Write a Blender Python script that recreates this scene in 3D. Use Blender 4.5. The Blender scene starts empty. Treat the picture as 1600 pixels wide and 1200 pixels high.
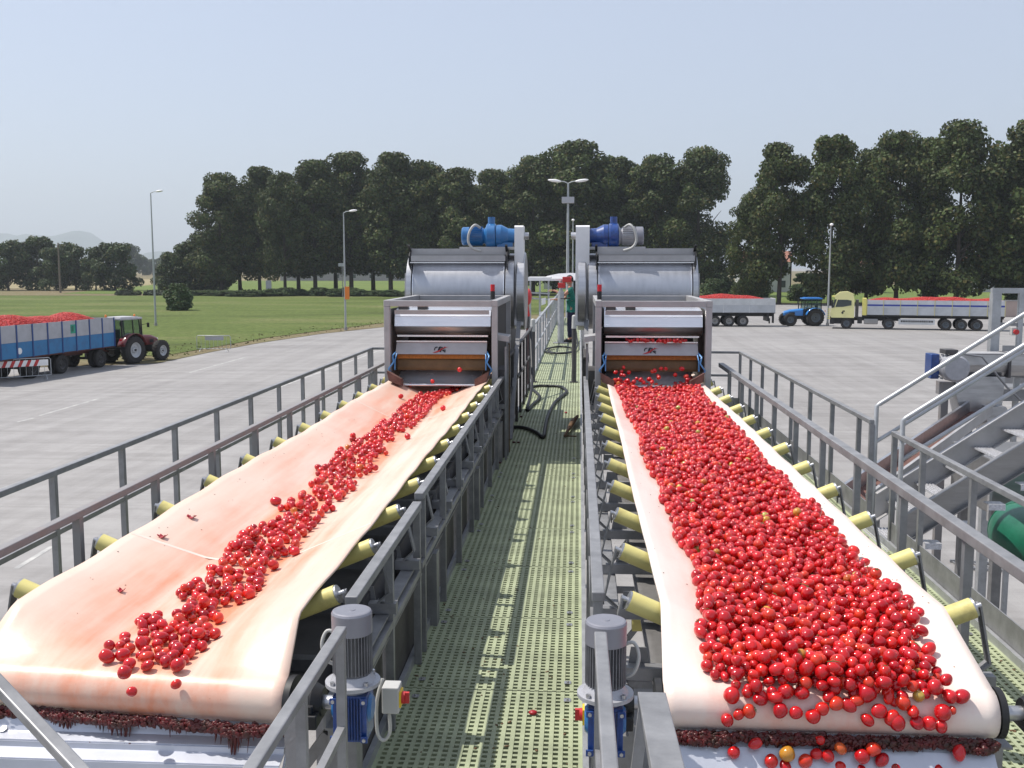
import bpy, bmesh, math, random
import numpy as np
from mathutils import Vector, Matrix
random.seed(7)
R = math.radians
SC = bpy.context.scene
# ---------------------------------------------------------------- camera
HC = 5.5                      # eye height above the yard
PITCH, YAW, FPX = R(6.49), R(3.73), 1600.0
cam_d = bpy.data.cameras.new("camera")
cam = bpy.data.objects.new("camera", cam_d)
SC.collection.objects.link(cam)
cam.location = (0, 0, HC)
cam.rotation_euler = (math.pi/2 - PITCH, 0, YAW)
cam_d.sensor_width = 36.0
cam_d.lens = 36.0
cam_d.clip_start = 0.05
cam_d.clip_end = 30000
SC.camera = cam
# ---------------------------------------------------------------- light
SUN_DIR = Vector((-0.985, 0.14, 0)).normalized()
SUN_EL = R(61.5)
w = bpy.data.worlds.new("World"); SC.world = w; w.use_nodes = True
nt = w.node_tree; nt.nodes.clear()
sky = nt.nodes.new("ShaderNodeTexSky"); sky.sky_type = 'NISHITA'; sky.sun_disc = False
sky.sun_elevation = SUN_EL; sky.sun_rotation = math.atan2(SUN_DIR.x, SUN_DIR.y)
sky.air_density = 1.0; sky.dust_density = 1.2; sky.ozone_density = 2.0; sky.altitude = 0
bg = nt.nodes.new("ShaderNodeBackground"); bg.inputs['Strength'].default_value = 0.125
wo = nt.nodes.new("ShaderNodeOutputWorld")
hs = nt.nodes.new("ShaderNodeMix"); hs.data_type = 'RGBA'; hs.blend_type = 'MULTIPLY'
hs.inputs[0].default_value = 1.0; hs.inputs[7].default_value = (1.04, 0.985, 1.03, 1)
pv = nt.nodes.new("ShaderNodeMix"); pv.data_type = 'RGBA'; pv.inputs[0].default_value = 0.55; pv.inputs[7].default_value = (5.0, 5.45, 6.35, 1)
nt.links.new(sky.outputs[0], hs.inputs[6]); nt.links.new(hs.outputs[2], pv.inputs[6]); nt.links.new(pv.outputs[2], bg.inputs[0]); nt.links.new(bg.outputs[0], wo.inputs[0])
sl = bpy.data.lights.new("sun", 'SUN'); sl.energy = 4.6; sl.angle = R(0.5); sl.color = (1.0, 0.95, 0.88)
so = bpy.data.objects.new("sun", sl); SC.collection.objects.link(so)
sdir = Vector((SUN_DIR.x*math.cos(SUN_EL), SUN_DIR.y*math.cos(SUN_EL), math.sin(SUN_EL)))
so.rotation_euler = sdir.to_track_quat('Z', 'Y').to_euler(); so.location = (0, 0, 60)
SC.view_settings.view_transform = 'Standard'; SC.view_settings.look = 'None'
SC.view_settings.exposure = 0.22; SC.view_settings.gamma = 1.0
SC.cycles.max_bounces = 8; SC.cycles.diffuse_bounces = 3; SC.cycles.glossy_bounces = 3
SC.cycles.transmission_bounces = 4; SC.cycles.transparent_max_bounces = 6; SC.cycles.volume_bounces = 0
SC.cycles.use_denoising = True

def P(u, v, h):
    """point of the photograph (1600x1200) on the level plane h metres below the eye"""
    D = h*FPX/(math.cos(PITCH)*(v-418.0))
    return Vector(((u-905.0)*D/FPX, (D - h*math.sin(PITCH))/math.cos(PITCH), HC-h))

# ---------------------------------------------------------------- helpers
WORLD = {}
def tag(o, label=None, cat=None, group=None, kind=None):
    if label: o['label'] = label
    if cat: o['category'] = cat
    if group: o['group'] = group
    if kind: o['kind'] = kind
    return o
def thing(name, label, cat, loc=(0,0,0), rotz=0, group=None, world=True):
    o = bpy.data.objects.new(name, None); SC.collection.objects.link(o)
    o.location = loc; o.rotation_euler = (0,0,rotz); o.empty_display_size = 0.2
    WORLD[o.name] = Vector(loc) if world else Vector((0,0,0))
    return tag(o, label, cat, group)
def rotm(rx=0, ry=0, rz=0):
    return Matrix.Rotation(rz,3,'Z') @ Matrix.Rotation(ry,3,'Y') @ Matrix.Rotation(rx,3,'X')
class MB:
    def __init__(s): s.v=[]; s.f=[]; s.m=[]; s.s=[]
    def add(s, vs, fs, m=0, smooth=False):
        b=len(s.v); s.v += [tuple(v) for v in vs]
        for f in fs:
            s.f.append(tuple(b+i for i in f)); s.m.append(m); s.s.append(smooth)
        return s
    def box(s, x0,x1,y0,y1,z0,z1, m=0):
        vs=[(x,y,z) for z in (z0,z1) for y in (y0,y1) for x in (x0,x1)]
        return s.add(vs, [(0,2,3,1),(4,5,7,6),(0,1,5,4),(2,6,7,3),(0,4,6,2),(1,3,7,5)], m)
    def cbox(s, c, sz, rot=None, m=0):
        vs=[]
        for dz in (-.5,.5):
            for dy in (-.5,.5):
                for dx in (-.5,.5):
                    p=Vector((dx*sz[0],dy*sz[1],dz*sz[2]))
                    if rot is not None: p = rot @ p
                    vs.append(Vector(c)+p)
        return s.add(vs, [(0,2,3,1),(4,5,7,6),(0,1,5,4),(2,6,7,3),(0,4,6,2),(1,3,7,5)], m)
    def bar(s, p, q, wd, ht, up=(0,0,1), m=0):
        p=Vector(p); q=Vector(q); d=(q-p).normalized(); up=Vector(up)
        if abs(d.dot(up.normalized()))>0.98: up=Vector((0,1,0))
        sx=d.cross(up).normalized(); uz=sx.cross(d).normalized()
        vs=[]
        for a in (p,q):
            for i,j in ((-1,-1),(1,-1),(1,1),(-1,1)): vs.append(a+sx*(i*wd/2)+uz*(j*ht/2))
        return s.add(vs, [(0,1,2,3),(7,6,5,4),(0,4,5,1),(1,5,6,2),(2,6,7,3),(3,7,4,0)], m)
    def tube(s, pts, r, seg=10, m=0, caps=True):
        pts=[Vector(p) for p in pts]; n=len(pts)
        rs = r if isinstance(r,(list,tuple)) else [r]*n
        vs=[]; nrm=None
        for i,p in enumerate(pts):
            t = (pts[min(i+1,n-1)]-pts[max(i-1,0)])
            if t.length<1e-9: t=Vector((0,0,1))
            t.normalize()
            if nrm is None:
                a=Vector((0,0,1)) if abs(t.z)<.9 else Vector((1,0,0))
                nrm=(a-t*a.dot(t)).normalized()
            else:
                nrm=(nrm-t*nrm.dot(t))
                nrm = nrm.normalized() if nrm.length>1e-6 else t.orthogonal().normalized()
            bn=t.cross(nrm)
            for k in range(seg):
                a=2*math.pi*k/seg
                vs.append(p+(nrm*math.cos(a)+bn*math.sin(a))*rs[i])
        fs=[(i*seg+k, i*seg+(k+1)%seg, (i+1)*seg+(k+1)%seg, (i+1)*seg+k) for i in range(n-1) for k in range(seg)]
        s.add(vs, fs, m, True)
        if caps:
            s.add(vs[:seg], [tuple(range(seg-1,-1,-1))], m); s.add(vs[-seg:], [tuple(range(seg))], m)
        return s
    def cyl(s, p, q, r, r2=None, seg=20, m=0, caps=True):
        return s.tube([p,q],[r, r if r2 is None else r2], seg, m, caps)
    def lathe(s, prof, o, axis, seg=24, m=0):
        """prof: (t along axis, radius); sharp corners get doubled rings"""
        o=Vector(o); ax=Vector(axis).normalized(); a=ax.orthogonal().normalized(); b=ax.cross(a)
        for i in range(len(prof)-1):
            (t0,r0),(t1,r1)=prof[i],prof[i+1]; vs=[]
            for t,r in ((t0,r0),(t1,r1)):
                for k in range(seg):
                    an=2*math.pi*k/seg; vs.append(o+ax*t+(a*math.cos(an)+b*math.sin(an))*r)
            s.add(vs, [(k,(k+1)%seg,seg+(k+1)%seg,seg+k) for k in range(seg)], m, True)
        return s
    def prism(s, poly, o, ux, uy, ext, m=0, smooth=False):
        o=Vector(o); ux=Vector(ux); uy=Vector(uy); e=Vector(ext); n=len(poly)
        a=[o+ux*x+uy*y for x,y in poly]; b=[p+e for p in a]
        s.add(a,[tuple(range(n-1,-1,-1))],m); s.add(b,[tuple(range(n))],m)
        s.add(a+b,[(i,(i+1)%n,n+(i+1)%n,n+i) for i in range(n)],m,smooth)
        return s
    def ell(s, c, r, seg=12, rings=8, m=0, rot=None):
        vs=[];c=Vector(c)
        if not isinstance(r,(tuple,list)): r=(r,r,r)
        for i in range(rings+1):
            th=math.pi*i/rings
            for k in range(seg):
                ph=2*math.pi*k/seg
                p=Vector((r[0]*math.sin(th)*math.cos(ph), r[1]*math.sin(th)*math.sin(ph), r[2]*math.cos(th)))
                if rot is not None: p=rot@p
                vs.append(c+p)
        fs=[(i*seg+k,(i+1)*seg+k,(i+1)*seg+(k+1)%seg,i*seg+(k+1)%seg) for i in range(rings) for k in range(seg)]
        return s.add(vs,fs,m,True)
    def grid(s, fn, nu, nv, m=0, smooth=True):
        vs=[fn(i/nu,j/nv) for i in range(nu+1) for j in range(nv+1)]
        fs=[(i*(nv+1)+j,(i+1)*(nv+1)+j,(i+1)*(nv+1)+j+1,i*(nv+1)+j+1) for i in range(nu) for j in range(nv)]
        return s.add(vs,fs,m,smooth)
    def build(s, name, mats, parent=None, kind=None, label=None, bevel=0, base=True):
        if not isinstance(mats,(list,tuple)): mats=[mats]
        V=np.array(s.v,dtype=np.float64).reshape(-1,3)
        loc=Vector((0,0,0))
        if parent is not None:
            off=WORLD.get(parent.name, Vector((0,0,0))); V=V-np.array(off)
        elif base and len(V):
            lo=V.min(0); hi=V.max(0); loc=Vector(((lo[0]+hi[0])/2,(lo[1]+hi[1])/2,lo[2])); V=V-np.array(loc)
        me=bpy.data.meshes.new(name); me.from_pydata(V.tolist(),[],s.f)
        for mt in mats: me.materials.append(mt)
        me.polygons.foreach_set('material_index', s.m); me.polygons.foreach_set('use_smooth', s.s)
        me.update()
        o=bpy.data.objects.new(name,me); SC.collection.objects.link(o)
        if parent is not None:
            o.parent=parent; WORLD[o.name]=WORLD.get(parent.name, Vector((0,0,0)))
        else: o.location=loc; WORLD[o.name]=loc
        if bevel:
            b=o.modifiers.new('bevel','BEVEL'); b.width=bevel; b.segments=2; b.limit_method='ANGLE'
        if kind: o['kind']=kind
        if label: o['label']=label
        return o
def copy_tree(o, parent=None):
    c=o.copy(); SC.collection.objects.link(c); c.parent=parent
    for ch in list(o.children): copy_tree(ch, c)
    return c

# ---------------------------------------------------------------- materials
def mat(name, col, rough=.6, metal=0.0, var=0.0, vscale=6.0, col2=None, bump=0.0, bscale=40.0, spec=.5, coat=0.0, stretch=None, thr=None, attr=None, objcol=False):
    m=bpy.data.materials.new(name); m.use_nodes=True; n=m.node_tree; b=n.nodes['Principled BSDF']; L=n.links.new
    b.inputs['Roughness'].default_value=rough; b.inputs['Metallic'].default_value=metal
    b.inputs['Base Color'].default_value=(*col,1); b.inputs['Specular IOR Level'].default_value=spec
    if coat: b.inputs['Coat Weight'].default_value=coat; b.inputs['Coat Roughness'].default_value=.08
    tc=n.nodes.new('ShaderNodeTexCoord'); mp=n.nodes.new('ShaderNodeMapping'); L(tc.outputs['Object'],mp.inputs[0])
    if stretch: mp.inputs['Scale'].default_value=stretch
    src=None
    if attr: a=n.nodes.new('ShaderNodeAttribute'); a.attribute_name=attr; src=a.outputs['Color']
    if objcol: a=n.nodes.new('ShaderNodeObjectInfo'); src=a.outputs['Color']
    if var>0 or col2:
        nz=n.nodes.new('ShaderNodeTexNoise'); nz.inputs['Scale'].default_value=vscale; nz.inputs['Detail'].default_value=6
        nz.inputs['Roughness'].default_value=.65
        L(mp.outputs[0],nz.inputs['Vector'])
        rp=n.nodes.new('ShaderNodeValToRGB'); L(nz.outputs['Fac'],rp.inputs[0])
        lo,hi = thr if thr else (.3,.7)
        rp.color_ramp.elements[0].position=lo; rp.color_ramp.elements[1].position=hi
        if src is not None:
            rp.color_ramp.elements[0].color=(1-var,1-var,1-var,1); rp.color_ramp.elements[1].color=(1+var,1+var,1+var,1)
            mx=n.nodes.new('ShaderNodeMix'); mx.data_type='RGBA'; mx.blend_type='MULTIPLY'; mx.inputs[0].default_value=1
            L(src,mx.inputs[6]); L(rp.outputs[0],mx.inputs[7]); L(mx.outputs[2],b.inputs['Base Color'])
        else:
            c2 = col2 if col2 else tuple(min(1,c*(1+var)) for c in col)
            c1 = col if col2 else tuple(c*(1-var) for c in col)
            rp.color_ramp.elements[0].color=(*c1,1); rp.color_ramp.elements[1].color=(*c2,1)
            L(rp.outputs[0],b.inputs['Base Color'])
        mr=n.nodes.new('ShaderNodeMapRange'); mr.inputs['To Min'].default_value=max(0,rough-.08); mr.inputs['To Max'].default_value=min(1,rough+.12)
        L(nz.outputs['Fac'],mr.inputs[0]); L(mr.outputs[0],b.inputs['Roughness'])
    elif src is not None: L(src,b.inputs['Base Color'])
    if bump>0:
        nb=n.nodes.new('ShaderNodeTexNoise'); nb.inputs['Scale'].default_value=bscale; nb.inputs['Detail'].default_value=4
        L(mp.outputs[0],nb.inputs['Vector'])
        bp=n.nodes.new('ShaderNodeBump'); bp.inputs['Strength'].default_value=bump; bp.inputs['Distance'].default_value=.02
        L(nb.outputs['Fac'],bp.inputs['Height']); L(bp.outputs[0],b.inputs['Normal'])
    return m
M={}
M['galv']=mat('galvanised_steel',(.27,.27,.275),.5,.45,.22,9,bump=.05)
M['galv_l']=mat('galvanised_light',(.40,.41,.42),.45,.5,.18,9,bump=.05)
M['rust_galv']=mat('weathered_steel',(.27,.26,.26),.6,.35,.0,7,col2=(.29,.245,.23),thr=(.5,.75),bump=.1)
M['steel']=mat('brushed_stainless',(.50,.50,.51),.34,.85,.16,3,stretch=(1,8,8),bump=.03)
M['steel_b']=mat('polished_stainless',(.78,.78,.80),.22,.7,.08,3,stretch=(.6,6,6))
M['steel_l']=mat('satin_sheet',(.42,.412,.41),.5,.35,.12,5,bump=.02)
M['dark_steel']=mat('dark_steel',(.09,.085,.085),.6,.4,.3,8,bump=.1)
M['black']=mat('black_paint',(.012,.012,.013),.5,0,.3,10)
M['rubber']=mat('black_rubber',(.018,.018,.018),.75,0,.35,20,bump=.2)
M['tyre']=mat('tyre_rubber',(.028,.026,.025),.85,0,.4,9,bump=.3)
M['yellow']=mat('yellow_roller',(.66,.58,.21),.42,0,0,9,col2=(.44,.36,.13),thr=(.52,.74),bump=.05)
M['blue']=mat('blue_enamel',(.012,.05,.21),.35,0,.35,30,coat=.4)
M['blue_l']=mat('bright_blue_paint',(.020,.13,.33),.35,0,.15,6,coat=.4)
M['tractor_blue']=mat('tractor_blue',(.03,.22,.60),.3,0,.1,3,coat=.4)
M['trail_blue']=mat('trailer_blue',(.03,.18,.38),.55,0,.0,2.2,col2=(.05,.11,.22),thr=(.45,.9),bump=.05)
M['trail_grey']=mat('trailer_grey',(.40,.40,.42),.6,0,.12,1.7,bump=.05)
M['trail_white']=mat('trailer_white',(.55,.56,.56),.55,0,.14,1.4)
M['motor']=mat('motor_grey',(.40,.40,.42),.42,.25,.12,20)
M['white']=mat('white_paint',(.80,.79,.78),.45,0,.07,4)
M['cream']=mat('cream_box',(.46,.455,.43),.5,0,.06,4)
M['red']=mat('red_paint',(.50,.03,.03),.4,0,.12,8)
M['dark_red']=mat('dark_red_paint',(.12,.008,.012),.35,0,.2,5,coat=.4)
M['orange']=mat('orange_plastic',(.75,.20,.02),.4)
M['yellow_p']=mat('yellow_paint',(.66,.60,.16),.42,0,.06,2,coat=.3)
M['pale_yellow']=mat('pale_yellow_paint',(.74,.70,.32),.4,0,.05,2,coat=.3)
M['ochre']=mat('ochre_rubber',(.135,.085,.035),.6,0,.3,7,bump=.1)
M['orange_strip']=mat('orange_strip',(.42,.17,.03),.6,0,.3,40)
M['green']=mat('green_pipe_paint',(.010,.12,.068),.36,0,.3,3,bump=.05)
M['tray']=mat('belt_underside',(.035,.034,.036),.55,0,.35,3)
M['glass']=mat('vehicle_glass',(.03,.045,.045),.08,0,spec=.8)
M['rust']=mat('rusty_plate',(.15,.075,.06),.75,.1,.35,12,bump=.2)
M['grate']=mat('frp_grating',(.325,.360,.225),.6,0,.28,3,bump=.05)
M['skin']=mat('skin',(.42,.21,.14),.55)
M['shirt']=mat('green_cloth',(.01,.13,.10),.85,0,.15,20)
M['trousers']=mat('navy_cloth',(.018,.018,.045),.85,0,.2,20)
M['hair']=mat('dark_hair',(.015,.011,.009),.6,0,.3,60)
M['plate']=mat('chute_plate',(.56,.58,.64),.38,.35,.10,3,bump=.03)
M['pulp']=mat('tomato_pulp',(.12,.008,.010),.38,0,0,35,col2=(.035,.014,.008),thr=(.35,.65),bump=.3)
M['skin_frag']=mat('tomato_skin_scrap',(.34,.012,.02),.4)
M['concrete']=mat('concrete',(.30,.29,.28),.85,0,.15,1.5,bump=.2)
M['brick']=mat('building_wall',(.42,.33,.29),.85,0,.1,.4)
M['wallw']=mat('white_wall',(.52,.52,.52),.85,0,.1,.3)
M['roof']=mat('tile_roof',(.28,.13,.09),.85,0,.3,2)
M['bark']=mat('bark',(.055,.043,.034),.9,0,.3,2,bump=.5,bscale=6)
M['wood']=mat('weathered_wood',(.16,.13,.10),.85,0,.3,3)
M['lamp_red']=mat('red_lens',(.5,.01,.02),.2)
M['hose']=mat('black_hose',(.012,.012,.013),.5,0,.3,15)
M['stripe']=mat('road_paint',(.50,.49,.46),.8,0,.0,2.6,col2=(.32,.315,.31),thr=(.38,.62))
M['leafdebris']=mat('plant_scraps',(.13,.07,.03),.7)

def ground_mat():
    m=bpy.data.materials.new('yard_concrete'); m.use_nodes=True; n=m.node_tree; b=n.nodes['Principled BSDF']; L=n.links.new
    tc=n.nodes.new('ShaderNodeTexCoord')
    def noise(scale,st,det=5,rough=.6,rot=0):
        mp=n.nodes.new('ShaderNodeMapping'); mp.inputs['Scale'].default_value=st; mp.inputs['Rotation'].default_value=(0,0,rot)
        L(tc.outputs['Object'],mp.inputs[0])
        z=n.nodes.new('ShaderNodeTexNoise'); z.inputs['Scale'].default_value=scale; z.inputs['Detail'].default_value=det; z.inputs['Roughness'].default_value=rough; z.inputs['Distortion'].default_value=.35
        L(mp.outputs[0],z.inputs['Vector']); return z.outputs['Fac']
    def ramp(f,a,ca,c,cc):
        r=n.nodes.new('ShaderNodeValToRGB'); r.color_ramp.elements[0].position=a; r.color_ramp.elements[0].color=(*ca,1)
        r.color_ramp.elements[1].position=c; r.color_ramp.elements[1].color=(*cc,1); L(f,r.inputs[0]); return r.outputs[0]
    def mul(a,c,f=1.0):
        x=n.nodes.new('ShaderNodeMix'); x.data_type='RGBA'; x.blend_type='MULTIPLY'; x.inputs[0].default_value=f; L(a,x.inputs[6]); L(c,x.inputs[7]); return x.outputs[2]
    base=ramp(noise(.12,(1,1,1)),.3,(.262,.250,.242),.7,(.325,.312,.300))
    # tyre streaks, worn along the way the lorries drive
    s1=ramp(noise(1.0,(.05,1.3,1),6,.7,R(-38)),.40,(.66,.65,.64),.58,(1.04,1.04,1.04))
    s2=ramp(noise(1.0,(1.1,.035,1),6,.7,R(6)),.38,(.72,.71,.70),.58,(1.03,1.03,1.03))
    s3=ramp(noise(2.0,(1,1,1),8,.75),.3,(.90,.90,.90),.7,(1.07,1.07,1.07))
    s4=ramp(noise(.35,(1,1,1),6,.7),.33,(.70,.68,.67),.45,(1,1,1))
    o=mul(mul(mul(mul(base,s1,.42),s2,.45),s3),s4,.35)
    L(o,b.inputs['Base Color']); b.inputs['Roughness'].default_value=.75
    bp=n.nodes.new('ShaderNodeBump'); bp.inputs['Strength'].default_value=.15; bp.inputs['Distance'].default_value=.01
    L(noise(30,(1,1,1)),bp.inputs['Height']); L(bp.outputs[0],b.inputs['Normal'])
    return m
def grass_mat(name,c1,c2,c3):
    m=bpy.data.materials.new(name); m.use_nodes=True; n=m.node_tree; b=n.nodes['Principled BSDF']; L=n.links.new
    tc=n.nodes.new('ShaderNodeTexCoord')
    def nz(scale,st=(1,1,1)):
        mp=n.nodes.new('ShaderNodeMapping'); mp.inputs['Scale'].default_value=st; L(tc.outputs['Object'],mp.inputs[0])
        z=n.nodes.new('ShaderNodeTexNoise'); z.inputs['Scale'].default_value=scale; z.inputs['Detail'].default_value=7; z.inputs['Roughness'].default_value=.7
        L(mp.outputs[0],z.inputs['Vector']); return z.outputs['Fac']
    r=n.nodes.new('ShaderNodeValToRGB'); L(nz(.05,(.5,1.3,1)),r.inputs[0])
    e=r.color_ramp.elements; e[0].position=.33; e[0].color=(*c1,1); e[1].position=.68; e[1].color=(*c3,1); k=e.new(.5); k.color=(*c2,1)
    r2=n.nodes.new('ShaderNodeValToRGB'); L(nz(1.6),r2.inputs[0]); r2.color_ramp.elements[0].color=(.55,.55,.5,1); r2.color_ramp.elements[1].color=(1.35,1.3,1.3,1)
    r2.color_ramp.elements[0].position=.3; r2.color_ramp.elements[1].position=.7
    x=n.nodes.new('ShaderNodeMix'); x.data_type='RGBA'; x.blend_type='MULTIPLY'; x.inputs[0].default_value=1; L(r.outputs[0],x.inputs[6]); L(r2.outputs[0],x.inputs[7])
    L(x.outputs[2],b.inputs['Base Color']); b.inputs['Roughness'].default_value=.95; b.inputs['Specular IOR Level'].default_value=.15
    bp=n.nodes.new('ShaderNodeBump'); bp.inputs['Strength'].default_value=.8; bp.inputs['Distance'].default_value=.15
    L(nz(4.0),bp.inputs['Height']); L(bp.outputs[0],b.inputs['Normal'])
    return m
def belt_mat(name, pink, amount, cx, basec=(.80,.75,.70)):
    """white belt cover with tomato juice stains running lengthwise"""
    m=bpy.data.materials.new(name); m.use_nodes=True; n=m.node_tree; b=n.nodes['Principled BSDF']; L=n.links.new
    tc=n.nodes.new('ShaderNodeTexCoord')
    def nz(scale,st,det=5,rough=.6):
        mp=n.nodes.new('ShaderNodeMapping'); mp.inputs['Scale'].default_value=st; L(tc.outputs['Object'],mp.inputs[0])
        z=n.nodes.new('ShaderNodeTexNoise'); z.inputs['Scale'].default_value=scale; z.inputs['Detail'].default_value=det; z.inputs['Roughness'].default_value=rough
        L(mp.outputs[0],z.inputs['Vector']); return z.outputs['Fac']
    sx=n.nodes.new('ShaderNodeSeparateXYZ'); L(tc.outputs['Object'],sx.inputs[0])
    # stain strongest over the middle of the belt, where the fruit runs
    ab=n.nodes.new('ShaderNodeMath'); ab.operation='ABSOLUTE'
    sb=n.nodes.new('ShaderNodeMath'); sb.operation='SUBTRACT'; L(sx.outputs['X'],sb.inputs[0]); sb.inputs[1].default_value=cx; L(sb.outputs[0],ab.inputs[0])
    mr=n.nodes.new('ShaderNodeMapRange'); L(ab.outputs[0],mr.inputs[0]); mr.inputs['From Min'].default_value=.12; mr.inputs['From Max'].default_value=.50
    mr.inputs['To Min'].default_value=amount; mr.inputs['To Max'].default_value=amount*.22
    r1=n.nodes.new('ShaderNodeMapRange'); L(nz(5.0,(1.6,.13,1)),r1.inputs[0]); r1.inputs['From Min'].default_value=.35; r1.inputs['From Max'].default_value=.66; r1.inputs['To Min'].default_value=.25; r1.inputs['To Max'].default_value=1.25
    r3=n.nodes.new('ShaderNodeMapRange'); L(nz(2.2,(1,1,1)),r3.inputs[0]); r3.inputs['From Min'].default_value=.3; r3.inputs['From Max'].default_value=.7; r3.inputs['To Min'].default_value=.6; r3.inputs['To Max'].default_value=1.2
    m1=n.nodes.new('ShaderNodeMath'); m1.operation='MULTIPLY'; L(mr.outputs[0],m1.inputs[0]); L(r1.outputs[0],m1.inputs[1])
    m2=n.nodes.new('ShaderNodeMath'); m2.operation='MULTIPLY'; m2.use_clamp=True; L(m1.outputs[0],m2.inputs[0]); L(r3.outputs[0],m2.inputs[1])
    x=n.nodes.new('ShaderNodeMix'); x.data_type='RGBA'; L(m2.outputs[0],x.inputs[0]); x.inputs[6].default_value=(*basec,1); x.inputs[7].default_value=(*pink,1)
    # specks
    r2=n.nodes.new('ShaderNodeValToRGB'); L(nz(85,(1,1,1),2),r2.inputs[0]); r2.color_ramp.elements[0].position=.20; r2.color_ramp.elements[0].color=(.45,.3,.25,1); r2.color_ramp.elements[1].position=.255; r2.color_ramp.elements[1].color=(1,1,1,1)
    y=n.nodes.new('ShaderNodeMix'); y.data_type='RGBA'; y.blend_type='MULTIPLY'; y.inputs[0].default_value=1; L(x.outputs[2],y.inputs[6]); L(r2.outputs[0],y.inputs[7])
    L(y.outputs[2],b.inputs['Base Color'])
    rr=n.nodes.new('ShaderNodeMapRange'); L(nz(4.0,(1,.4,1)),rr.inputs[0]); rr.inputs['To Min'].default_value=.22; rr.inputs['To Max'].default_value=.62; L(rr.outputs[0],b.inputs['Roughness'])
    bp=n.nodes.new('ShaderNodeBump'); bp.inputs['Strength'].default_value=.25; bp.inputs['Distance'].default_value=.01
    L(nz(7.0,(.7,1.4,1)),bp.inputs['Height']); L(bp.outputs[0],b.inputs['Normal'])
    return m
M['ground']=ground_mat()
M['grass']=grass_mat('meadow_grass',(.070,.088,.028),(.108,.148,.040),(.170,.178,.075))
M['lawn']=grass_mat('lawn_grass',(.10,.15,.035),(.13,.18,.05),(.16,.20,.06))
M['dry']=grass_mat('stubble_field',(.24,.20,.11),(.30,.26,.15),(.33,.30,.19))
M['verge']=grass_mat('dry_verge',(.16,.13,.075),(.20,.17,.10),(.14,.15,.06))
M['belt_l']=belt_mat('left_belt_cover',(.74,.27,.15),1.0,0.0,(.74,.60,.50))
M['belt_r']=belt_mat('right_belt_cover',(.78,.33,.24),.75,0.0,(.79,.71,.64))
# foliage / tomatoes
def leaf_mat(name,tr=.22):
    m=bpy.data.materials.new(name); m.use_nodes=True; n=m.node_tree; b=n.nodes['Principled BSDF']; L=n.links.new
    a=n.nodes.new('ShaderNodeAttribute'); a.attribute_name='col'; L(a.outputs['Color'],b.inputs['Base Color'])
    b.inputs['Roughness'].default_value=.6; b.inputs['Specular IOR Level'].default_value=.25
    t=n.nodes.new('ShaderNodeBsdfTranslucent'); L(a.outputs['Color'],t.inputs[0]); mx=n.nodes.new('ShaderNodeMixShader'); mx.inputs[0].default_value=tr
    out=n.nodes['Material Output']; L(b.outputs[0],mx.inputs[1]); L(t.outputs[0],mx.inputs[2]); L(mx.outputs[0],out.inputs[0])
    return m
M['leaf']=leaf_mat('tree_leaf')
def tom_mat(name,obj):
    m=bpy.data.materials.new(name); m.use_nodes=True; n=m.node_tree; b=n.nodes['Principled BSDF']; L=n.links.new
    if obj: a=n.nodes.new('ShaderNodeObjectInfo'); c=a.outputs['Color']
    else: a=n.nodes.new('ShaderNodeAttribute'); a.attribute_name='col'; c=a.outputs['Color']
    tc=n.nodes.new('ShaderNodeTexCoord'); z=n.nodes.new('ShaderNodeTexNoise'); z.inputs['Scale'].default_value=22; z.inputs['Detail'].default_value=3; L(tc.outputs['Object'],z.inputs['Vector'])
    r=n.nodes.new('ShaderNodeValToRGB'); L(z.outputs['Fac'],r.inputs[0]); r.color_ramp.elements[0].position=.35; r.color_ramp.elements[0].color=(.72,.6,.6,1); r.color_ramp.elements[1].position=.7; r.color_ramp.elements[1].color=(1.1,1.6,1.3,1)
    x=n.nodes.new('ShaderNodeMix'); x.data_type='RGBA'; x.blend_type='MULTIPLY'; x.inputs[0].default_value=1; L(c,x.inputs[6]); L(r.outputs[0],x.inputs[7]); L(x.outputs[2],b.inputs['Base Color'])
    b.inputs['Roughness'].default_value=.20; b.inputs['Specular IOR Level'].default_value=.35; b.inputs['Coat Weight'].default_value=.6; b.inputs['Coat Roughness'].default_value=.10
    b.inputs['Subsurface Weight'].default_value=0.0
    return m
M['tom']=tom_mat('tomato_skin',True); M['toms']=tom_mat('tomato_skin_mass',False)
def smooth(pts,n=5):
    out=[]
    for i in range(len(pts)-1):
        p0=pts[max(i-1,0)];p1=pts[i];p2=pts[i+1];p3=pts[min(i+2,len(pts)-1)]
        for k in range(n):
            t=k/n; out.append(.5*((2*p1)+(-p0+p2)*t+(2*p0-5*p1+4*p2-p3)*t*t+(-p0+3*p1-3*p2+p3)*t**3))
    out.append(pts[-1]); return out
# ================================================================ SETTING
def sheet(name, poly, z, m, kind='structure', label=None, cat=None):
    b=MB(); b.add([(x,y,0) for x,y in poly],[tuple(range(len(poly)))])
    o=b.build(name,m,base=False); o.location.z=z
    tag(o,label,cat,kind=kind); return o
g=MB(); S=6500
g.add([(-S,-60,0),(S,-60,0),(S,7300,0),(-S,7300,0)],[(0,1,2,3)])
o=g.build('ground',M['ground'],base=False); tag(o,'pale grey concrete yard streaked by tyres',"yard",kind='structure')
G0=P(230,572,HC); G1=P(320,553,HC); G2=P(400,538,HC); G3=P(500,523,HC); G4=P(600,512,HC)
edge=[(-320,38),(-90,44),(-38,51),(G0.x,G0.y),(G1.x,G1.y),(G2.x,G2.y),(G3.x,G3.y),(G4.x,G4.y),(-9,104),(2,120),(14,150),(34,157),(90,158),(330,160)]
sheet('grass_verge', edge+[(330,4200),(-2600,4200),(-2600,40)], .02, M['verge'], label='dry grassy verge around the meadow', cat='verge')
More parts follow.
